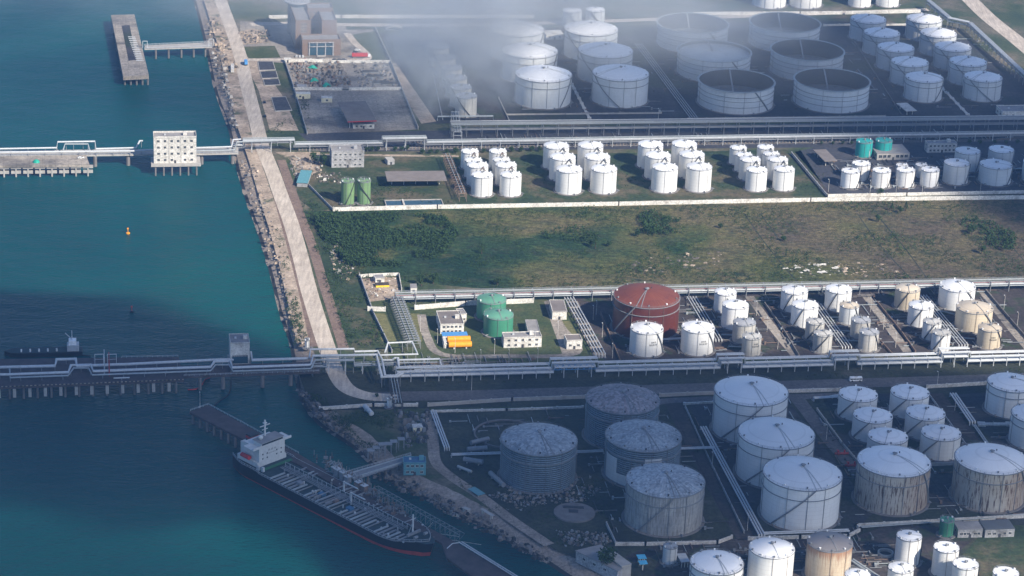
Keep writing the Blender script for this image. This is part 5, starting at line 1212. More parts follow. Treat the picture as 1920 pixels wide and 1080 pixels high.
# superstructure
mb = MB(); mb.box(5, -8.8, 9.4, 22, 8.8, 12.2, 'ship_white'); mb.box(9, -7.8, 12.2, 22.0, 7.8, 20.6, 'ship_white'); ss = mb.build('superstructure', tk)
mb = MB(); mb.box(14, -11.6, 20.61, 22.4, 11.6, 20.95, 'ship_white'); mb.box(15.5, -6.5, 20.96, 22.3, 6.5, 23.4, 'ship_white'); mb.box(21.9, -11.6, 20.96, 22.4, -6.6, 22.0, 'ship_white'); mb.box(21.9, 6.6, 20.96, 22.4, 11.6, 22.0, 'ship_white'); br = mb.build('bridge', tk)
mb = MB(); mb.box(22.301, -6.3, 21.9, 22.36, 6.3, 22.9, 'glass_dark'); mb.build('bridge_window', br)
mb = MB(); mb.box(15.0, -6.9, 23.41, 22.8, 6.9, 23.6, 'roof_grey_flat'); mb.build('bridge_roof', br)
for y in (-5.6, -2.9, 2.9, 5.6):
    for z in (13.4, 16.0): mb = MB(); mb.box(22.001, y-.35, z, 22.06, y+.35, z+.8, 'glass_dark'); mb.build('porthole', ss)
# two rows of worn lettering on the bridge front
mb = MB(); random.seed(21)
def glyph(y, z, s):
    for k in range(3): mb.box(22.001, y-s*.4, z+s*(.12+.3*k), 22.05, y+s*.4, z+s*(.12+.3*k)+s*.09, 'steel_grey')
    for k in (-.3, .05, .33): mb.box(22.051, y+s*k-s*.05, z+s*random.choice((.0, .1)), 22.08, y+s*k+s*.05, z+s*random.choice((.7, .9)), 'steel_grey')
for y in (-1.8, 0, 1.8): glyph(y, 17.4, 1.3)
for y in (-3, -1.8, -.6, .6, 1.8, 3): glyph(y, 15.6, .9)
mb.build('lettering', ss)
mb = MB(); mb.box(17, -9.4, 9.39, 27, 9.4, 9.44, 'paint_green'); mb.build('green_deck', tk)
mb = MB(); mb.box(1.8, -4.5, 9.5, 10.5, 4.5, 17.0, 'ship_white'); mb.build('engine_casing', tk)
mb = MB(); mb.box(3.0, -2.2, 17.01, 7.5, 2.2, 21.0, 'steel_dark'); mb.box(2.9, -2.3, 18.6, 7.6, 2.3, 20.0, 'paint_red'); mb.build('funnel', tk)
mb = MB(); mb.cyl(16, 0, 23.6, 33, .45, 'ship_white', 8); mb.bar((16, -3, 29.8), (16, 3, 29.8), .4, .4, 'ship_white'); mb.bar((16, -1.8, 27.5), (16, 1.8, 27.5), .3, .3, 'ship_white'); mb.box(15.2, -.8, 31, 16.8, .8, 31.6, 'ship_white'); mb.build('radar_mast', tk)
mb = MB(); mb.lathe([(.01, 23.6), (1.0, 23.9), (1.3, 24.8), (.9, 25.8), (.01, 26.2)], 'ship_white', 12, 18, -4); mb.build('radome', tk, smooth=True)
for y in (-9.6, 9.6): mb = MB(); mb.tube([(10, y, 13.8), (11, y, 13.8), (15.4, y, 13.8), (16.4, y, 13.8)], 1.2, 'paint_red', 10); mb.build('lifeboat', tk, smooth=True)
mb = MB(); mb.box(23, -10.2, 9.5, 25, -9.2, 11.5, 'steel_light'); mb.box(26.5, -9.9, 9.5, 28, -8.8, 12.0, 'steel_light'); mb.build('deck_locker', tk)

for sx, py_, ex in ((3, 14, -12), (10, 15, 4), (LS*.9, 16, LS*.86), (LS*.96, 17, LS+14), (LS*.93, 15, LS*1.0)):
    mb = MB(); mb.bar((sx, half(min(.99, sx/LS), 9)-.3, 9.4), (ex, py_+1.5, 7.4), .14, .14, 'concrete_white'); mb.build('mooring_line', tk)
# tug behind the south jetty
p = W(85, 664, SEA); tg = thing('service_boat', 'low dark service vessel with a white mast cluster behind the south jetty', 'boat', (p.x, p.y, SEA), GRID)
Lb = 44; mb = MB(); st = [(-Lb/2-2, 0), (-Lb/2+2, -3.6), (-Lb/2+8, -4.4), (Lb/2-6, -4.4), (Lb/2, -3.4), (Lb/2, 3.4), (Lb/2-6, 4.4), (-Lb/2+8, 4.4), (-Lb/2+2, 3.6)]
mb.prism(st, -1, 2.6, 'paint_black'); mb.build('hull', tg); mb = MB(); mb.prism([(x*.96, y*.9) for x, y in st], 2.601, 2.7, 'deck_green'); mb.build('deck', tg)
mb = MB(); mb.box(Lb/2-9, -3, 2.71, Lb/2-2, 3, 6.5, 'steel_light'); mb.box(Lb/2-8, -2.4, 6.5, Lb/2-3.5, 2.4, 9.2, 'paint_white'); mb.build('wheelhouse', tg)
mb = MB(); mb.cyl(Lb/2-6, 0, 9.2, 15, .25, 'steel_light', 6); mb.bar((Lb/2-6, -2, 13), (Lb/2-6, 2, 13), .25, .25, 'steel_light'); mb.bar((Lb/2-6, 0, 9.4), (Lb/2-10, 0, 13.5), .35, .35, 'steel_light'); mb.build('mast', tg)
for i in range(5): mb = MB(); mb.cyl(-Lb/2+8+i*5.2, -2, 2.7, 4.4, .5, 'paint_white', 8); mb.build('bollard', tg)
# loading arms and gate frames on the south jetty
for i, (x, y, c, nm) in enumerate([(205, 705, 'pipe_red', 'slender red loading arm on the south jetty'), (196, 700, 'steel_light', 'pale loading arm left of the red one on the south jetty')]):
    t2 = thing('loading_arm', nm, 'loading arm', W(x, y, 5), GRID, 'loading arms on the south jetty')
    mb = MB(); mb.box(-.35, -.35, 0, .35, .35, 10, c); mb.build('tower', t2); mb = MB(); mb.bar((0, 0, 10), (0, 6, 12.5), .4, .4, c); mb.bar((0, 6, 12.5), (0, 9, 6), .3, .3, c); mb.build('arm', t2)
for i, (x0_, x1_) in enumerate(((178, 193), (202, 217))):
    p = W(x0_, 684, 5); w_ = (x1_-x0_)/2.95; t2 = thing('gate_frame', f"pale square steel frame on the south jetty, {['left', 'right'][i]} one of two", 'steel frame', p, GRID, 'square frames on the south jetty')
    mb = MB()
    for x in (0, w_): mb.box(x-.2, -.2, 0, x+.2, .2, 6.5, 'steel_light')
    mb.box(-.2, -.2, 6.5, w_+.2, .2, 6.9, 'steel_light'); mb.build('portal', t2); mb = MB(); mb.bar((0, 0, 3.5), (w_, 0, 3.5), .2, .2, 'steel_light'); mb.build('cross_beam', t2)
# buoys and floating booms
for x, y, c, nm in ((240, 438, 'paint_orange', 'little orange buoy floating in the bright water'), (247, 585, 'pipe_red', 'dark channel marker buoy with a topmark')):
    t2 = thing('buoy', nm, 'buoy', W(x, y, SEA), 0); mb = MB(); mb.lathe([(.01, -.4), (1.3, -.3), (1.3, .7), (.01, .9)], c if y < 500 else 'paint_black', 12); mb.build('float', t2, smooth=True)
    mb = MB(); mb.cyl(0, 0, .8, 4.2, .22, c, 6); mb.box(-.5, -.5, 3.2, .5, .5, 4.0, c); mb.build('topmark', t2)
def boom(label, pts, mat):
    P = smooth_line([W(x, y, SEA) for x, y in pts]); o = P[0]; mb = MB(); mb.tube([(p.x-o.x, p.y-o.y, .15) for p in P], .42, mat, 6); tag(mb.build('floating_boom', None, (o.x, o.y, SEA), smooth=True), label, 'floating boom')
boom('red floating oil boom curling beside the south trestle', [(352, 731), (368, 730), (378, 722), (384, 713), (393, 709)], 'paint_red')
boom('dark floating boom curving from the trestle to the tanker jetty', [(432, 711), (433, 725), (427, 742), (412, 752), (401, 762)], 'paint_black')
boom('dark floating hose arching behind the moored service vessel', [(25, 663), (60, 660), (100, 659), (130, 664), (170, 668)], 'paint_black')
# ------------------------------------------------------------------ vegetation
def crown_mesh(seed, n, r, h, conic=False):
    random.seed(seed); mb = MB(); vs = []; fs = []
    lobes = [(random.uniform(-.45, .45)*r, random.uniform(-.45, .45)*r, h*random.uniform(.4, .8), r*random.uniform(.38, .62)) for _ in range(7)]
    for _ in range(n):
        lx, ly, lz, lr = random.choice(lobes)
        if conic:
            t = random.random()**.8; z = h*(.22+.78*t); q = r*(1.02-t)*random.uniform(.55, 1.05); a = random.random()*6.283; c = Vector((q*math.cos(a), q*math.sin(a), z))
        else:
            d = Vector((random.gauss(0, 1), random.gauss(0, 1), random.gauss(0, 1))).normalized()*lr*random.uniform(.6, 1.08); c = Vector((lx, ly, lz))+d
        s = random.uniform(.16, .34)*(r*.35+.35); u = Vector((random.gauss(0, 1), random.gauss(0, 1), random.gauss(0, .7))).normalized(); w = u.cross(Vector((random.gauss(0, 1), random.gauss(0, 1), random.gauss(0, 1)))).normalized()
        o = len(vs); vs += [c+u*s, c+w*s*.8, c-u*s*.9, c-w*s*.7+Vector((0, 0, s*.3))]; fs.append((o, o+1, o+2, o+3))
    mb.add(vs, fs, 'leaf'); return mb.mesh('crown')
def trunk_mesh(h, r):
    mb = MB(); mb.lathe([(r*1.4, 0), (r, h*.2), (r*.6, h*.6), (.03, h*.85)], 'bark', 7)
    for k in range(4):
        a = k*1.7; mb.tube([(0, 0, h*(.3+.08*k)), (r*5*math.cos(a), r*5*math.sin(a), h*(.5+.08*k))], r*.3, 'bark', 5)
    return mb.mesh('trunk')
CR = [(crown_mesh(1, 420, 3.2, 6.5), trunk_mesh(6, .28)), (crown_mesh(2, 420, 3.0, 5.5), trunk_mesh(5, .25)), (crown_mesh(3, 380, 2.4, 8.5, True), trunk_mesh(8, .26)), (crown_mesh(4, 360, 2.2, 3.6), trunk_mesh(3, .2))]
random.seed(17)
def tree(px, py, kind, sc, label, group=None, name='tree', cat='tree'):
    p = W(px, py); t = thing(name, label, cat, (p.x, p.y, 0), random.random()*6, group); t.scale = (sc, sc, sc*random.uniform(.9, 1.1))
    place(CR[kind][0], 'crown', t); place(CR[kind][1], 'trunk', t)
    return t
row = [792, 806, 822, 838, 855, 872, 889, 906, 924, 942, 960, 978, 996, 1012]
num = ['first', 'second', 'third', 'fourth', 'fifth', 'sixth', 'seventh', 'eighth', 'ninth', 'tenth', 'eleventh', 'twelfth', 'thirteenth', 'fourteenth']
for i, x in enumerate(row): tree(x+random.uniform(-2, 2), 289-(x-790)*.022, 3, random.uniform(.7, 1.15), f'round bush, {num[i]} from the left in the row below the far rack', 'row of bushes below the far pipe rack', 'bush', 'bush')
for i, x in enumerate([688, 698, 709, 741, 753, 764]): tree(x, 284-(i*.4), 3, random.uniform(.75, 1.1), f'bush beside the grey flats, {num[i]} to their right along the path', 'bushes beside the grey block of flats', 'bush', 'bush')
for i, x in enumerate([1540, 1562, 1580, 1596]): tree(x, 271, 3, .7, f'small round shrub above the pump yard, {num[i]} from the left', 'shrubs above the pump yard', 'bush', 'bush')
for i, x in enumerate([1818, 1836, 1864, 1886, 1908]): tree(x, 270, 3, .9, f'round shrub along the path above the shaded tanks, {num[i]} from the left', 'shrubs above the shaded tanks', 'bush', 'bush')
for x, y, k, s, l in [(1116, 466, 2, 1.0, 'dark pointed tree standing alone in the middle of the field'), (1108, 462, 0, .8, 'bushy tree just left of the lone pointed tree'), (1142, 462, 3, 1.1, 'low bush right of the lone pointed tree'),
    (903, 476, 2, .85, 'dark conical tree in the left part of the field'), (933, 535, 3, 1.5, 'round dark bush just above the mid pipe gallery'), (1647, 416, 0, .9, 'dark tree in the field below the field wall kink'),
    (1672, 396, 2, .8, 'slim dark tree close under the field wall'), (1698, 396, 2, .9, 'taller slim dark tree close under the field wall'), (1688, 399, 0, .75, 'round bush between the two slim trees under the wall'),
    (1650, 368, 0, .9, 'round tree poking up between the two white walls'), (1886, 472, 2, .9, 'dark conical tree in the right part of the field'), (1840, 476, 0, .95, 'bushy dark tree below the thicket at right'), (1866, 462, 2, .8, 'pointed tree between thicket and conical tree'),
    (1822, 440, 0, 1.0, 'dark tree at the upper end of the right thicket'), (1350, 428, 3, 1.0, 'small bush in the brown middle of the field'), (1468, 452, 3, 1.1, 'low bush right of the ditch in the field'),
    (1196, 444, 3, 1.3, 'dark bush left below the big thicket'), (1130, 1074, 0, 2.1, 'big dark tree in front of the warehouse'), (812, 532, 0, 1.2, 'bushy tree between corner yard and gallery'), (790, 536, 0, 1.1, 'bushy tree beside the tiny white house'),
    (603, 312, 0, 1.4, 'broad tree in the shade of the grey flats'), (590, 306, 0, 1.2, 'tree at the left of the grey flats'), (706, 745, 3, .7, 'low bush beside the bend of the lower road')]:
    tree(x, y, k, s, l)
# thickets and rough growth nobody could count
def in_poly(x, y, P):
    ins = False
    for i in range(len(P)):
        ax_, ay_ = P[i]; bx_, by_ = P[(i+1) % len(P)]
        if (ay_ > y) != (by_ > y) and x < (bx_-ax_)*(y-ay_)/(by_-ay_)+ax_: ins = not ins
    return ins
def scrub(name, poly, n, h0, h1, seed, thr=-.1, fr=.03, leafs=16, spread=1.6):
    random.seed(seed); xs = [p[0] for p in poly]; ys = [p[1] for p in poly]; vs = []; fs = []; k = 0; tries = 0
    while k < n and tries < n*30:
        tries += 1
        x = random.uniform(min(xs), max(xs)); y = random.uniform(min(ys), max(ys))
        if not in_poly(x, y, poly): continue
        p = W(x, y); dn = noise.fractal((p.x*fr+seed, p.y*fr, seed), 1.0, 2.0, 4)
        if dn < thr+random.uniform(-.1, .1): continue
        k += 1; h = random.uniform(h0, h1)*(.7+max(0, dn)*1.2)
        for _ in range(leafs):
            t = random.random(); a = random.random()*6.283; q = h*.42*spread*math.sqrt(random.random())*(1.05-t*.8)
            c = Vector((p.x+q*math.cos(a), p.y+q*math.sin(a), h*(.12+.88*t))); s = (.22+.15*random.random())*min(1.8, .35+h*.33)
            u = Vector((random.gauss(0, 1), random.gauss(0, 1), random.gauss(0, .8))).normalized(); w_ = u.cross(Vector((random.gauss(0, 1), random.gauss(0, 1), random.gauss(0, 1)))).normalized()
            o = len(vs); vs += [c+u*s, c+w_*s, c-u*s, c-w_*s]; fs.append((o, o+1, o+2, o+3))
    mb = MB(); mb.add(vs, fs, 'leaf'); structure(mb.build(name), 'stuff')
scrub('thicket', [(590, 410), (700, 402), (830, 408), (860, 440), (830, 480), (760, 500), (655, 500), (625, 470), (600, 440)], 4200, 2.4, 5.5, 2, -.3, .022)
scrub('thicket', [(1195, 408), (1225, 398), (1275, 415), (1285, 440), (1210, 442)], 260, 2.5, 5, 5, -.5)
scrub('thicket', [(1800, 412), (1860, 418), (1905, 445), (1900, 470), (1850, 465), (1815, 445)], 260, 2.5, 5, 6, -.4)
scrub('thicket', [(1010, 440), (1060, 425), (1130, 440), (1120, 455), (1030, 452)], 110, 1.5, 4, 7, -.2)
scrub('undergrowth', [(600, 396), (1000, 394), (1300, 384), (1940, 376), (1940, 520), (1500, 528), (1000, 545), (700, 520), (650, 500)], 5200, .6, 2.1, 8, 0.0, .026, 10, 2.2)
scrub('undergrowth', [(560, 370), (640, 400), (690, 520), (725, 650), (650, 650), (600, 500)], 900, .6, 2.6, 9, -.12, .03, 12, 2.0)
scrub('undergrowth', [(600, 330), (720, 345), (860, 380), (640, 390)], 420, .5, 1.8, 10, -.1, .03, 10, 2.0)
scrub('undergrowth', [(870, 300), (1540, 285), (1550, 365), (880, 378)], 700, .4, 1.2, 11, -.05, .03, 9, 2.2)
scrub('undergrowth', [(535, 540), (556, 560), (580, 645), (548, 650)], 160, .8, 2.6, 12, -.3, .04, 12, 1.8)
scrub('undergrowth', [(510, 430), (528, 430), (545, 510), (530, 505)], 60, .6, 1.8, 13, -.2, .05, 10, 1.8)
scrub('undergrowth', [(570, 710), (620, 760), (700, 850), (660, 830), (580, 750)], 240, .6, 2.0, 14, -.2, .04, 10, 1.8)
scrub('undergrowth', [(610, 775), (740, 775), (760, 850), (700, 845)], 500, .6, 2.2, 15, -.15, .04, 10, 1.8)
scrub('undergrowth', [(830, 880), (1130, 900), (1150, 1020), (1050, 1025), (900, 950)], 520, .4, 1.3, 16, -.05, .04, 9, 2.2)
scrub('undergrowth', [(500, 250), (585, 180), (575, 250), (520, 250)], 120, .6, 2.2, 18, -.2, .05, 10, 1.8)
scrub('undergrowth', [(1380, 700), (1940, 690), (1940, 703), (1380, 716)], 260, .3, .9, 19, -.2, .05, 8, 2.0)
scrub('undergrowth', [(760, 700), (1340, 704), (1340, 716), (760, 726)], 200, .3, .9, 20, -.2, .05, 8, 2.0)

# loose stones, rubble and litter
def rubble(name, poly, n, s0, s1, seed, mats, flat=.5):
    random.seed(seed); xs = [p[0] for p in poly]; ys = [p[1] for p in poly]; mb = MB(); k = 0
    while k < n:
        x = random.uniform(min(xs), max(xs)); y = random.uniform(min(ys), max(ys))
        if not in_poly(x, y, poly): continue
        k += 1; p = W(x, y); s = s0+(s1*1.5-s0)*random.random()**2.6; a = random.random()*6.28; mt = random.choice(mats); h = s*flat*random.uniform(.5, 1.2)
        c, q = math.cos(a), math.sin(a); pts = [(p.x+c*u*s-q*v*s, p.y+q*u*s+c*v*s) for u, v in ((-.5, -.5+random.random()*.2), (.5, -.4), (.4+random.random()*.3, .4), (-.4, .5))]
        vsb = [(x_, y_, .05) for x_, y_ in pts]; tp = [(p.x+(x_-p.x)*.7, p.y+(y_-p.y)*.7, h+random.random()*h*.4) for x_, y_ in pts]
        mb.add(vsb+tp, [(4, 5, 6, 7), (0, 1, 5, 4), (1, 2, 6, 5), (2, 3, 7, 6), (3, 0, 4, 7)], mt)
    structure(mb.build(name), 'stuff')
rubble('shore_rocks', [(395, 100), (420, 100), (445, 240), (436, 240), (430, 200)], 260, .6, 2.2, 31, ['rubble_rock', 'concrete_dark', 'concrete'])
rubble('shore_rocks', [(388, 40), (412, 30), (445, 130), (425, 140), (400, 105)], 200, .6, 2.0, 34, ['rubble_rock', 'bank_sand'])
rubble('shore_rocks', [(446, 300), (480, 310), (510, 420), (545, 560), (575, 640), (556, 650), (525, 540), (480, 400)], 420, .4, 1.6, 32, ['rubble_rock', 'bank_sand', 'concrete_dark'])
rubble('shore_rocks', [(556, 730), (590, 780), (660, 830), (720, 880), (690, 850), (620, 790), (575, 735)], 340, .7, 2.2, 33, ['rubble_rock', 'rock_wet', 'steel_dark', 'concrete_dark'])
rubble('shore_rocks', [(705, 872), (780, 905), (900, 970), (1040, 1050), (1020, 1058), (880, 985), (760, 925), (700, 895)], 420, .6, 2.0, 38, ['rubble_rock', 'rock_wet', 'concrete_dark'])
rubble('rubble', [(540, 290), (610, 300), (600, 330), (560, 345), (545, 320)], 260, .4, 1.5, 35, ['bank_sand', 'rubble_rock', 'rubble_rock', 'concrete_dark', 'concrete'])
rubble('rubble', [(590, 318), (640, 322), (640, 345), (590, 340)], 70, .4, 1.7, 36, ['concrete_white', 'rubble_rock', 'rubble_rock'])
rubble('scrap_heap', [(540, 118), (640, 118), (660, 160), (552, 165)], 900, .4, 1.7, 37, ['steel_dark', 'steel_grey', 'berm_red', 'concrete_dark', 'rubble_rock', 'bank_slope', 'yard_concrete'], .7)
rubble('scrap_heap', [(660, 118), (728, 118), (748, 162), (672, 165)], 420, .4, 1.6, 39, ['steel_dark', 'steel_grey', 'yard_concrete', 'concrete_dark'], .6)
rubble('rubble', [(905, 930), (1020, 905), (1130, 915), (1100, 940), (940, 955), (1000, 960)], 480, .4, 1.3, 40, ['rubble_rock', 'steel_grey', 'bank_slope', 'concrete_dark'], .5)
rubble('rubble', [(1040, 995), (1135, 1000), (1150, 1020), (1060, 1025)], 200, .4, 1.4, 41, ['steel_grey', 'rubble_rock', 'concrete_dark'], .6)
rubble('rubble', [(1465, 495), (1580, 490), (1590, 512), (1500, 522)], 70, .5, 1.4, 42, ['concrete_white', 'concrete', 'bank_sand'], .12)
rubble('rubble', [(1560, 495), (1660, 490), (1690, 515), (1590, 520)], 70, .8, 2.4, 43, ['bank_sand', 'rubble_rock', 'bank_sand'], .15)
rubble('rubble', [(678, 522), (742, 520), (748, 544), (700, 560)], 60, .4, 1.5, 46, ['bank_sand', 'concrete_white', 'berm_red'], .5)
rubble('rubble', [(640, 450), (665, 505), (655, 530), (630, 520), (615, 470)], 150, .4, 1.8, 47, ['bank_sand', 'rubble_rock', 'concrete'], .4)
rubble('rubble', [(1180, 485), (1350, 470), (1360, 500), (1200, 515)], 90, .5, 2.2, 48, ['bank_sand', 'rubble_rock'], .12)
rubble('rubble', [(740, 770), (810, 775), (800, 830), (760, 840)], 160, .5, 2.0, 44, ['steel_dark', 'steel_grey', 'concrete_dark'], .9)
rubble('rubble', [(445, 62), (500, 55), (508, 78), (460, 84)], 160, .5, 1.8, 45, ['rubble_rock', 'bank_sand'], .6)
for i, pts in enumerate([[(1395, 400), (1430, 450), (1470, 500), (1500, 535)], [(1425, 400), (1465, 455)], [(1607, 400), (1650, 460), (1715, 530)], [(1650, 410), (1700, 470), (1740, 525)], [(1895, 460), (1930, 500)]]):
    strip('ditch', pts, .9, .05, 'earth_dark')

def pipework(poly, n, seed):
    random.seed(seed); xs = [q[0] for q in poly]; ys = [q[1] for q in poly]; mb = MB(); k = 0
    while k < n:
        x = random.uniform(min(xs), max(xs)); y = random.uniform(min(ys), max(ys))
        if not in_poly(x, y, poly): continue
        k += 1; q = W(x, y); d_ = EAST if random.random() < .55 else NORTH; l_ = random.uniform(2, 14); z_ = random.uniform(.4, 1.1); r_ = random.uniform(.1, .24); mt = random.choice(['steel_grey', 'steel_grey', 'pipe_pale', 'berm_red', 'concrete_dark', 'steel_dark'])
        a_ = Vector((q.x, q.y, z_)); mb.bar(a_, a_+d_*l_, r_*2, r_*2, mt)
        if random.random() < .4: mb.box(q.x-.6, q.y-.6, .05, q.x+.6, q.y+.6, random.uniform(.6, 1.9), mt)
    structure(mb.build('pipework'), 'stuff')
pipework([(1140, 570), (1840, 545), (1900, 650), (1160, 668)], 420, 61)
pipework([(950, 100), (1850, 60), (1860, 205), (960, 215)], 300, 62)
pipework([(1290, 760), (1900, 745), (1900, 975), (1400, 1000)], 260, 63)
pipework([(1560, 300), (1930, 290), (1930, 352), (1570, 358)], 260, 64)
pipework([(830, 790), (1250, 770), (1340, 1000), (1160, 1010)], 160, 65)
pipework([(1230, 1025), (1640, 1010), (1700, 1075), (1240, 1078)], 160, 66)
pipework([(850, 262), (1900, 250), (1900, 262), (700, 276)], 420, 67)
pipework([(750, 676), (1000, 676), (1000, 700), (760, 705)], 140, 68)
# litter: white sheets in the field, green tarpaulins over scrap
random.seed(8)
for i, (x, y, w_, d_) in enumerate([(1495, 503, 5, 2), (1512, 508, 4, 3), (1537, 497, 9, 3), (1541, 511, 6, 4), (1567, 503, 5, 3), (1473, 504, 4, 1.5)]):
    p = W(x, y); mb = MB(); g_ = 6; vs = [(w_*(a_/g_-.5)+random.uniform(-.5, .5), d_*(b_/g_-.5)+random.uniform(-.4, .4), .15+random.random()*.5) for b_ in range(g_+1) for a_ in range(g_+1)]
    mb.add(vs, [(b_*(g_+1)+a_, b_*(g_+1)+a_+1, (b_+1)*(g_+1)+a_+1, (b_+1)*(g_+1)+a_) for b_ in range(g_) for a_ in range(g_)], 'concrete_white')
    tag(mb.build('plastic_sheet', None, (p.x, p.y, .03), random.random()), f'crumpled white sheet lying in the field, ' + ['left of the middle pair', 'just right of the leftmost pair', 'the longest one', 'the brightest lower one', 'rightmost one', 'leftmost one'][i], 'plastic sheet', 'white sheets scattered in the field')
for i, (x, y, w_) in enumerate([(586, 125, 7.5), (589, 149, 6.5), (612, 158, 6.5)]):
    p = W(x, y+4); mb = MB(); g_ = 8
    vs = [(w_*(a_/g_-.5), w_*.8*(b_/g_-.5), 3.0*max(0, 1-2*abs(a_/g_-.5)**1.3-1.6*abs(b_/g_-.5)**1.5)+random.random()*.5) for b_ in range(g_+1) for a_ in range(g_+1)]
    mb.add(vs, [(b_*(g_+1)+a_, b_*(g_+1)+a_+1, (b_+1)*(g_+1)+a_+1, (b_+1)*(g_+1)+a_) for b_ in range(g_) for a_ in range(g_)], 'tarp_teal')
    tag(mb.build('tarpaulin', None, (p.x, p.y, .1), .3*i), 'green tarpaulin over a heap in the scrap yard, '+['the topmost', 'the left lower one', 'the right lower one'][i], 'tarpaulin', 'green tarpaulins in the scrap yard')

# stone blocks and rows of stored pipes
for i, (x, y) in enumerate([(680, 138), (688, 146), (700, 158), (716, 160)]):
    t = thing('pipe_stack', 'stack of dark pipes in the scrap yard, '+['the farthest', 'the second', 'the third', 'the nearest'][i], 'pipe stack', W(x, y), GRID, 'stacks of stored pipes in the scrap yard')
    mb = MB()
    for k in range(5): mb.tube([(0, k*1.1, .5), (13, k*1.1, .5)], .5, 'steel_grey', 6)
    for k in range(4): mb.tube([(.4, .55+k*1.1, 1.4), (12.6, .55+k*1.1, 1.4)], .5, 'steel_dark', 6)
    mb.build('pipes', t, smooth=True); mb = MB(); mb.box(2, -.6, 0, 2.4, 5, .12, 'berm_red'); mb.box(10, -.6, 0, 10.4, 5, .12, 'berm_red'); mb.build('bearer', t)

# ------------------------------------------------------------------ vehicles, lamps, small things
def wheel_mesh(r, w_):
    mb = MB(); k = 14; mb.add([(r*math.cos(2*math.pi*j/k), s_, r*math.sin(2*math.pi*j/k)) for s_ in (-w_/2, w_/2) for j in range(k)], [tuple(range(k))[::-1], tuple(range(k, 2*k))]+[(j, (j+1) % k, k+(j+1) % k, k+j) for j in range(k)], 'rubber')
    mb.add([(r*.5*math.cos(2*math.pi*j/k), -w_/2-.01, r*.5*math.sin(2*math.pi*j/k)) for j in range(k)], [tuple(range(k))[::-1]], 'steel_light'); return mb.mesh('wheel')
WH = {r: wheel_mesh(r, .28) for r in (.34, .5)}
def car(px, py, rot, paint, label, group=None):
    t = thing('parked_car', label, 'car', W(px, py), rot, group); t.location.z = .16
    mb = MB(); pr = [(-2.2, .35), (2.2, .35), (2.25, .8), (1.2, .95), (-2.2, .98)]
    n = len(pr); mb.add([(x, s_*.85, z) for s_ in (-1, 1) for x, z in pr], [tuple(range(n)), tuple(range(n, 2*n))[::-1]]+[(j, n+j, n+(j+1) % n, (j+1) % n) for j in range(n)], paint)
    mb.add([(x, s_*.7, z) for s_ in (-1, 1) for x, z in ((-1.55, 1.42), (.35, 1.42))], [(0, 1, 3, 2)], paint); mb.build('body', t)
    mb = MB(); pr = [(-2.0, .97), (1.15, .95), (.35, 1.41), (-1.55, 1.41)]; n = 4
    mb.add([(x, s_*(.8 if z < 1 else .69), z) for s_ in (-1, 1) for x, z in pr], [tuple(range(n)), tuple(range(n, 2*n))[::-1]]+[(j, n+j, n+(j+1) % n, (j+1) % n) for j in range(n)], 'glass_dark'); mb.build('windows', t)
    for x in (-1.35, 1.4):
        for y in (-.82, .82): place(WH[.34], 'wheel', t, (x, y, .34))
def bus(px, py, rot, ln, label, paint='paint_white', name='minibus', cat='minibus'):
    t = thing(name, label, cat, W(px, py), rot); t.location.z = .16
    mb = MB(); mb.box(-ln/2, -1.1, .45, ln/2, 1.1, 1.35, paint); mb.box(-ln/2+.05, -1.05, 2.15, ln/2-.25, 1.05, 2.75, paint); mb.build('body', t)
    mb = MB(); mb.box(-ln/2+.1, -1.06, 1.351, ln/2-.1, 1.06, 2.149, 'glass_dark'); mb.build('windows', t)
    mb = MB()
    for k in range(5): x = -ln/2+.1+k*(ln-.3)/4; mb.box(x, -1.09, 1.352, x+.14, 1.09, 2.148, paint)
    mb.build('pillar', t); mb = MB(); mb.box(-1.2, -.6, 2.751, .8, .6, 2.95, 'concrete_white'); mb.build('roof_unit', t)
    for x in (-ln/2+1.4, ln/2-1.5):
        for y in (-1.02, 1.02): place(WH[.5], 'wheel', t, (x, y, .5))
bus(1604, 715, GRID+math.pi, 7.6, 'white minibus with dark windows driving on the lower road')
def truck(px, py, rot, ln, c1, c2, label, name='truck', cat='truck', hbox=2.6):
    t = thing(name, label, cat, W(px, py), rot); t.location.z = .16
    mb = MB(); mb.box(ln/2-2.0, -1.15, .5, ln/2, 1.15, 2.7, c1); mb.build('cab', t); mb = MB(); mb.box(ln/2+.002, -1.0, 1.6, ln/2+.05, 1.0, 2.4, 'glass_dark'); mb.build('windscreen', t)
    mb = MB(); mb.box(-ln/2, -1.2, 1.1, ln/2-2.2, 1.2, 1.1+hbox, c2); mb.build('cargo_box', t); mb = MB(); mb.box(-ln/2, -.9, .6, ln/2-2, .9, 1.09, 'steel_dark'); mb.build('chassis', t)
    for x in (-ln/2+1.2, -ln/2+2.4, ln/2-1.2):
        for y in (-1.05, 1.05): place(WH[.5], 'wheel', t, (x, y, .5))
truck(677, 108, GRID, 15, 'paint_white', 'paint_red', 'white and red lorry parked right of the brick office')
for i, x in enumerate((556, 562, 568)): car(x, 107, GRID+1.5, 'paint_white', f"white car parked before the brick office, {['leftmost', 'middle', 'rightmost'][i]} of three", 'white cars before the brick office')
car(670, 95, GRID, 'paint_white', 'white car parked near the right flank of the brick office'); car(667, 99, GRID, 'paint_black', 'dark car parked near the right flank of the brick office')
for i, x in enumerate((574, 584, 597, 606)): car(x, 113.5, GRID+.1, ['paint_red', 'paint_white', 'paint_black', 'steel_light'][i], ['red', 'white', 'black', 'silver'][i]+' car parked along the scrap yard wall', 'cars along the scrap yard wall')
for i, x in enumerate((628, 637, 645)): car(x, 113.5, GRID, 'paint_black', f"dark car right of the scrap yard gate, {['leftmost', 'middle', 'rightmost'][i]} of three", 'dark cars right of the gate')
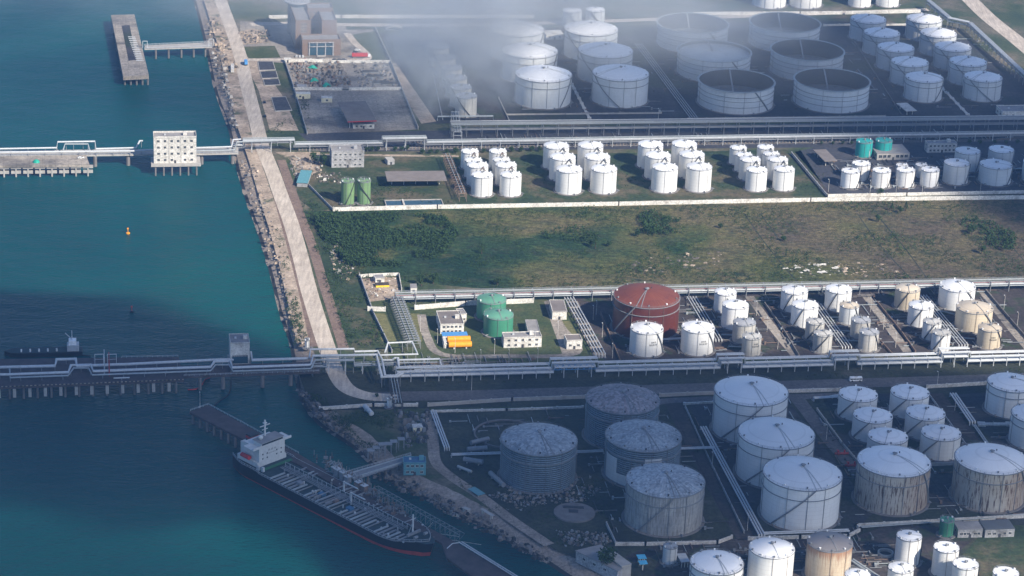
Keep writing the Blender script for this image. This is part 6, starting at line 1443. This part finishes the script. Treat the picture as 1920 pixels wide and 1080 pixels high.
truck(461, 121, rad(100), 8, 'paint_blue', 'paint_blue', 'small blue truck on the shore road near the concrete beds')
car(496, 193, rad(100), 'paint_black', 'dark car beside the shore road, the upper of two'); car(497, 219, rad(100), 'paint_black', 'dark car beside the shore road, the lower of two')
t = thing('container', 'long pale container lying on the bank beside the shore road', 'container', W(436, 136), rad(97)); mb = MB(); mb.box(0, -1.3, 0, 15, 1.3, 2.7, 'concrete_white'); mb.build('box', t); mb = MB(); mb.box(15.001, -1.2, .1, 15.06, 1.2, 2.6, 'steel_grey'); mb.build('door', t)
car(152, 297, GRID, 'paint_white', 'white van parked on the north jetty head'); 
t = thing('tarpaulin', 'small green heap on the north jetty head', 'tarpaulin', W(68, 304, 5), 0); mb = MB(); mb.lathe([(2.6, 0), (2.0, 1.1), (.8, 1.9), (.01, 2.1)], 'tarp_teal', 9); mb.build('cover', t)
bpy.data.objects[[o.name for o in bpy.data.objects if o.get('label') == 'white van parked on the north jetty head'][0]].location = W(152, 297, 5.0)
def drum(label, a, b, r, group, mat='steel_grey', z=.0):
    A, B_ = W(*a), W(*b); ax_ = B_-A; t = thing('storage_drum', label, 'drum', (A.x, A.y, .1), math.atan2(ax_.y, ax_.x), group); L_ = ax_.length
    mb = MB(); mb.tube([(0, 0, r+.6), (.5, 0, r+.6), (L_-.5, 0, r+.6), (L_, 0, r+.6)], r, mat, 12); mb.build('vessel', t, smooth=True)
    for f in (.2, .8): mb = MB(); mb.box(L_*f-.3, -r*.8, 0, L_*f+.3, r*.8, .9, 'concrete'); mb.build('saddle', t)
g = 'long grey drums and trailers beside the old tanks'
for a_, b_, nm, mt in [((883, 837), (916, 829), 'long grey drum left of the old dark tank, the topmost', 'steel_grey'), ((876, 849), (913, 846), 'long grey drum left of the old dark tank, the second', 'steel_grey'),
    ((869, 867), (905, 873), 'long grey drum below the pair of pipes', 'steel_grey'), ((858, 879), (884, 889), 'pale narrow drum below the pair of pipes', 'pipe_pale'), ((919, 893), (944, 916), 'grey drum lying against the foot of the old dark tank', 'steel_grey'),
    ((684, 768), (697, 782), 'short pale drum below the wall of the lower road', 'steel_light'), ((1556, 748), (1576, 744), 'thin white drum at the head of the medium tanks', 'pipe_pale')]: drum(nm, a_, b_, 1.4 if 'narrow' not in nm and 'thin' not in nm else .8, g, mt)
canopy('low pale rack of sheets below the old dark tank', [(880, 915), (893, 912), (910, 925), (897, 929)], 1.6, 'paint_teal', 2, thick=.2, cat='rack')
for i, (q, nm) in enumerate([([(868, 950), (874, 948), (884, 954), (878, 957)], 'the left one'), ([(900, 954), (907, 952), (928, 966), (922, 968)], 'the right one')]):
    canopy('small pale roof on the bank beside the curved track, '+nm, q, 2.6, 'concrete', 2, thick=.2, cat='shelter', group='small roofs on the bank')
t = thing('white_boat', 'small pale boat lying at the water edge below the bank', 'boat', W(846, 964, SEA+.2), rad(-30)); mb = MB(); mb.prism([(-4, -.9), (3, -1.1), (5, 0), (3, 1.1), (-4, .9)], -.3, .9, 'concrete_white'); mb.build('hull', t); mb = MB(); mb.box(-2, -.7, .9, 1, .7, 2.0, 'steel_light'); mb.build('cabin', t)
# red manifold between medium tanks
for x, y, nm in ((1578, 853, 'left'), (1597, 875, 'right')):
    t = thing('fire_monitor', f'dark red valve station beside the left rusty tank, {nm} one', 'valve station', W(x, y), GRID, 'dark red valve stations'); mb = MB(); mb.tube([(-4, 0, 1), (4, 0, 1)], .7, 'pipe_red', 8); mb.tube([(-2, -2, 1.6), (-2, 3, 1.6)], .5, 'pipe_red', 8); mb.build('pipe', t, smooth=True)
    for k in (-2, 1.5): mb = MB(); mb.cyl(k, 0, 0, 3, .5, 'paint_red', 8); mb.build('valve', t)
# tall lamp posts
LP = MB(); LP.lathe([(.16, 0), (.09, 9)], 'concrete_white', 6); LP.bar((0, 0, 8.9), (0, 1.6, 9.2), .12, .12, 'concrete_white'); lpm = LP.mesh('post'); LH = MB(); LH.box(-.3, 1.4, 9.0, .3, 2.3, 9.25, 'steel_light'); lhm = LH.mesh('lamp_head')
for x, y, nm in [(820, 645, 'left of the orange unit'), (853, 662, 'in front of the orange unit'), (927, 664, 'on the lawn before the green tanks'), (1003, 650, 'beside the two storey office'), (1046, 630, 'beside the path behind the gatehouse'),
    (788, 622, 'on the grass strip right of the pipe bridge'), (901, 684, 'beside the lawn compound fence'), (954, 683, 'near the middle of the compound fence'), (1008, 681, 'at the right end of the compound fence'),
    (1129, 633, 'left of the white tank before the red one'), (1112, 600, 'at the shaded side of the red tank'), (1118, 591, 'on the path left of the red tank'), (1148, 672, 'at the corner by the white tank'), (1418, 592, 'on the path between tank rows, upper'), (1438, 622, 'on the path between tank rows, middle'), (1458, 655, 'on the path between tank rows, lower'),
    (1632, 585, 'beside the slender row, upper'), (1656, 618, 'beside the slender row, middle'), (1679, 652, 'beside the slender row, lower'), (1882, 580, 'on the dike road at the right, upper'), (1907, 612, 'on the dike road at the right, lower'),
    (1553, 360, 'at the corner of the pump yard'), (1631, 362, 'behind the inner white wall'), (1680, 361, 'before the third small pump yard tank'), (1729, 360, 'before the fourth small pump yard tank'), (1838, 358, 'before the broad shaded tank'),
    (1549, 826, 'at the left dike of the medium tanks'), (1335, 878, 'left of the bright pair of pipes'), (1401, 995, 'at the low end of the bright pipes'), (1234, 226, 'above the far tall rack'), (884, 732, 'beside the lower road'), (1757, 725, 'on the wall by the road at right'), (1790, 770, 'at the pipes on the right dike'), (375, 765, 'on the tip of the tanker jetty')]:
    t = thing('lamp_post', 'tall thin lamp post '+nm, 'lamp post', W(x, y, 3.2 if x == 375 else 0), GRID, 'tall thin lamp posts'); place(lpm, 'post', t); place(lhm, 'lamp_head', t)
# lettering and marks that can be seen on tank walls: small worn strokes
def marks(px, py, rows, s, hgt):
    pass
# fence of close posts along the far rack path
P0, P1 = W(560, 283.5), W(1590, 266); ax_ = P1-P0; t = thing('rail_fence', 'long fence of close upright posts along the far rack', 'fence', P0, math.atan2(ax_.y, ax_.x)); Ln = ax_.length
mb = MB(); mb.box(0, -.1, 1.2, Ln, .1, 1.4, 'concrete'); mb.box(0, -.1, .1, Ln, .1, .3, 'concrete'); mb.build('rail', t)
mb = MB(); n = int(Ln/2.6)
for i in range(n): mb.box(i*2.6, -.25, 0, i*2.6+.5, .25, 1.9, 'bank_slope')
structure(mb.build('post', t), 'stuff')
# ------------------------------------------------------------------ air: haze, smoke, clouds
def volume_mat(name, color, density, aniso=0.2):
    m = bpy.data.materials.new(name); m.use_nodes = True; N = m.node_tree.nodes; L = m.node_tree.links
    N.remove(N['Principled BSDF']); v = N.new('ShaderNodeVolumePrincipled')
    v.inputs['Color'].default_value = (*color, 1); v.inputs['Density'].default_value = density; v.inputs['Anisotropy'].default_value = aniso
    L.new(v.outputs[0], N['Material Output'].inputs['Volume']); return m, N, L, v
HAZE_D = 0.000055
m, N, L, v = volume_mat('haze_air', (.24, .50, 1.0), HAZE_D, 0.1); MATS['haze_air'] = m
mb = MB(); mb.box(-30000, -1500, SEA-1.5, 30000, 31000, 690, 'haze_air'); structure(mb.build('haze'), 'stuff')

def cloud(name, zc, poly, T, sigma, seed, label_kind='stuff', soft=55.0):
    """a cloud whose shade falls on the ground inside poly (pixels); poly: list of (px, py); T thickness"""
    from mathutils.geometry import tessellate_polygon
    off = SUN_H*(zc/math.tan(SUN_EL))
    P = [W(x, y) for x, y in poly]; P = [(p.x, p.y) for p in P]
    x0 = min(p[0] for p in P)-150; x1 = max(p[0] for p in P)+150; y0 = min(p[1] for p in P)-150; y1 = max(p[1] for p in P)+150
    st = 22.0; nx = int((x1-x0)/st)+1; ny = int((y1-y0)/st)+1
    def sd(x, y):
        ins = False; dm = 1e9; n = len(P)
        for i in range(n):
            ax, ay = P[i]; bx, by = P[(i+1) % n]
            if (ay > y) != (by > y) and x < (bx-ax)*(y-ay)/(by-ay)+ax: ins = not ins
            ex, ey = bx-ax, by-ay; t = max(0, min(1, ((x-ax)*ex+(y-ay)*ey)/(ex*ex+ey*ey+1e-9)))
            dm = min(dm, math.hypot(x-ax-ex*t, y-ay-ey*t))
        return dm if ins else -dm
    g = {}
    for j in range(ny+1):
        for i in range(nx+1):
            x = x0+i*st; y = y0+j*st
            d = sd(x, y)+18*noise.fractal((x*.008+seed, y*.008, seed), 1.0, 2.0, 4)
            t = max(0, min(1, (d+8)/soft)); t = t*t*(3-2*t)
            t *= .8+.45*noise.fractal((x*.006, y*.006, seed+9), 1.0, 2.0, 4)
            g[i, j] = max(0, t)*T
    mb = MB(); idt = {}; idb = {}; vs = []; fs = []
    eps = .02
    def vt(i, j, top):
        key = (i, j); h = g[key]
        if h <= eps: top = True
        dct = idt if top else idb
        if key not in dct:
            x = x0+i*st+off.x; y = y0+j*st+off.y
            z = zc+(h*.62 if top else -h*.38) if h > eps else zc
            dct[key] = len(vs); vs.append((x, y, z))
        return dct[key]
    for j in range(ny):
        for i in range(nx):
            c = [(i, j), (i+1, j), (i+1, j+1), (i, j+1)]
            if max(g[q] for q in c) > eps:
                fs.append([vt(*q, True) for q in c]); fs.append([vt(*q, False) for q in c][::-1])
    m, N, L, v = volume_mat(name+'_vapour', (.96, .97, 1.0), sigma, 0.5); MATS[name+'_vapour'] = m
    mb.v = vs; mb.f = [tuple(f) for f in fs]; mb.m = [0]*len(fs); mb.names = [name+'_vapour']
    return structure(mb.build(name), label_kind)
# the long cloud that shades the sea and the near tank farm
cloud('cloud', 900, [(-500, 470), (120, 545), (330, 540), (500, 618), (600, 655), (760, 676), (1000, 684), (1300, 684), (1700, 678), (1830, 690), (1960, 716), (2300, 750), (2300, 950), (1960, 1010), (1700, 1010), (1560, 1030),
                     (1330, 1035), (1250, 1160), (900, 1300), (680, 1180), (590, 1075), (500, 1000), (400, 978), (290, 985), (190, 1008), (60, 966), (-100, 950), (-600, 930)], 110, 0.022, 1.3)
# thinner cloud over the far tanks and over the pump yard
cloud('cloud', 1050, [(1000, 130), (1300, 60), (1450, 45), (1640, 30), (1700, 95), (1870, 130), (2300, 120), (2300, 285), (1700, 300), (1560, 262), (1230, 262), (1090, 240), (985, 235), (960, 190), (985, 140)], 60, 0.040, 5.1)
cloud('cloud', 1000, [(1640, 300), (1720, 272), (2300, 280), (2300, 455), (1950, 440), (1850, 405), (1790, 385), (1720, 350)], 70, 0.05, 8.4)

# drifting smoke / low vapour across the top of the picture
def wisp(px, py, z, rx, ry, rz, dens, seed, name='smoke'):
    m, N, L, v = volume_mat(name+'_vapour%d' % seed, (.90, .95, 1.0), 0.0, 0.3)
    tc = N.new('ShaderNodeTexCoord'); ln = N.new('ShaderNodeVectorMath'); ln.operation = 'LENGTH'; L.new(tc.outputs['Object'], ln.inputs[0])
    ns = N.new('ShaderNodeTexNoise'); ns.inputs['Scale'].default_value = 2.2; ns.inputs['Detail'].default_value = 5; ns.inputs['Roughness'].default_value = .6; ns.inputs['Distortion'].default_value = .4
    mp = N.new('ShaderNodeMapping'); mp.inputs['Location'].default_value = (seed*3.1, 0, 0); L.new(tc.outputs['Object'], mp.inputs['Vector']); L.new(mp.outputs[0], ns.inputs['Vector'])
    fall = mth(N, L, 'SUBTRACT', 1.0, ln.outputs['Value'])
    s = mth(N, L, 'ADD', mth(N, L, 'MULTIPLY', fall, 1.25), mth(N, L, 'MULTIPLY', mth(N, L, 'SUBTRACT', ns.outputs[0], .62), 2.0))
    mr = N.new('ShaderNodeMapRange'); mr.interpolation_type = 'SMOOTHSTEP'; L.new(s, mr.inputs[0]); mr.inputs[1].default_value = 0; mr.inputs[2].default_value = .9; mr.inputs[3].default_value = 0; mr.inputs[4].default_value = dens
    edge = N.new('ShaderNodeMapRange'); edge.interpolation_type = 'SMOOTHSTEP'; L.new(fall, edge.inputs[0]); edge.inputs[1].default_value = 0; edge.inputs[2].default_value = .3
    L.new(mth(N, L, 'MULTIPLY', mr.outputs[0], edge.outputs[0]), v.inputs['Density'])
    MATS[m.name] = m
    me = bpy.data.meshes.new(name); bm = bmesh.new(); bmesh.ops.create_icosphere(bm, subdivisions=3, radius=1.0); bm.to_mesh(me); bm.free(); me.materials.append(m)
    o = place(me, name, None, W(px, py, z)); o.scale = (rx, ry, rz)
    return structure(o, 'stuff')
cloud('cloud', 820, [(-700, 900), (-100, 940), (300, 985), (420, 1010), (700, 1100), (1000, 1300), (400, 1400), (-700, 1300)], 50, 0.009, 3.3)  # thin cloud out of view, added to dim the bottom-left sea
wisp(955, 0, 120, 80, 135, 60, .017, 1)
wisp(845, 95, 70, 95, 150, 45, .020, 4)
wisp(760, 10, 120, 150, 130, 50, .009, 2)
wisp(1230, 5, 130, 170, 130, 55, .011, 3)
wisp(500, -35, 110, 200, 90, 40, .006, 5)
wisp(1100, 0, 110, 620, 320, 75, .0012, 7, 'mist')
wisp(270, -30, 110, 330, 150, 40, .0022, 6)
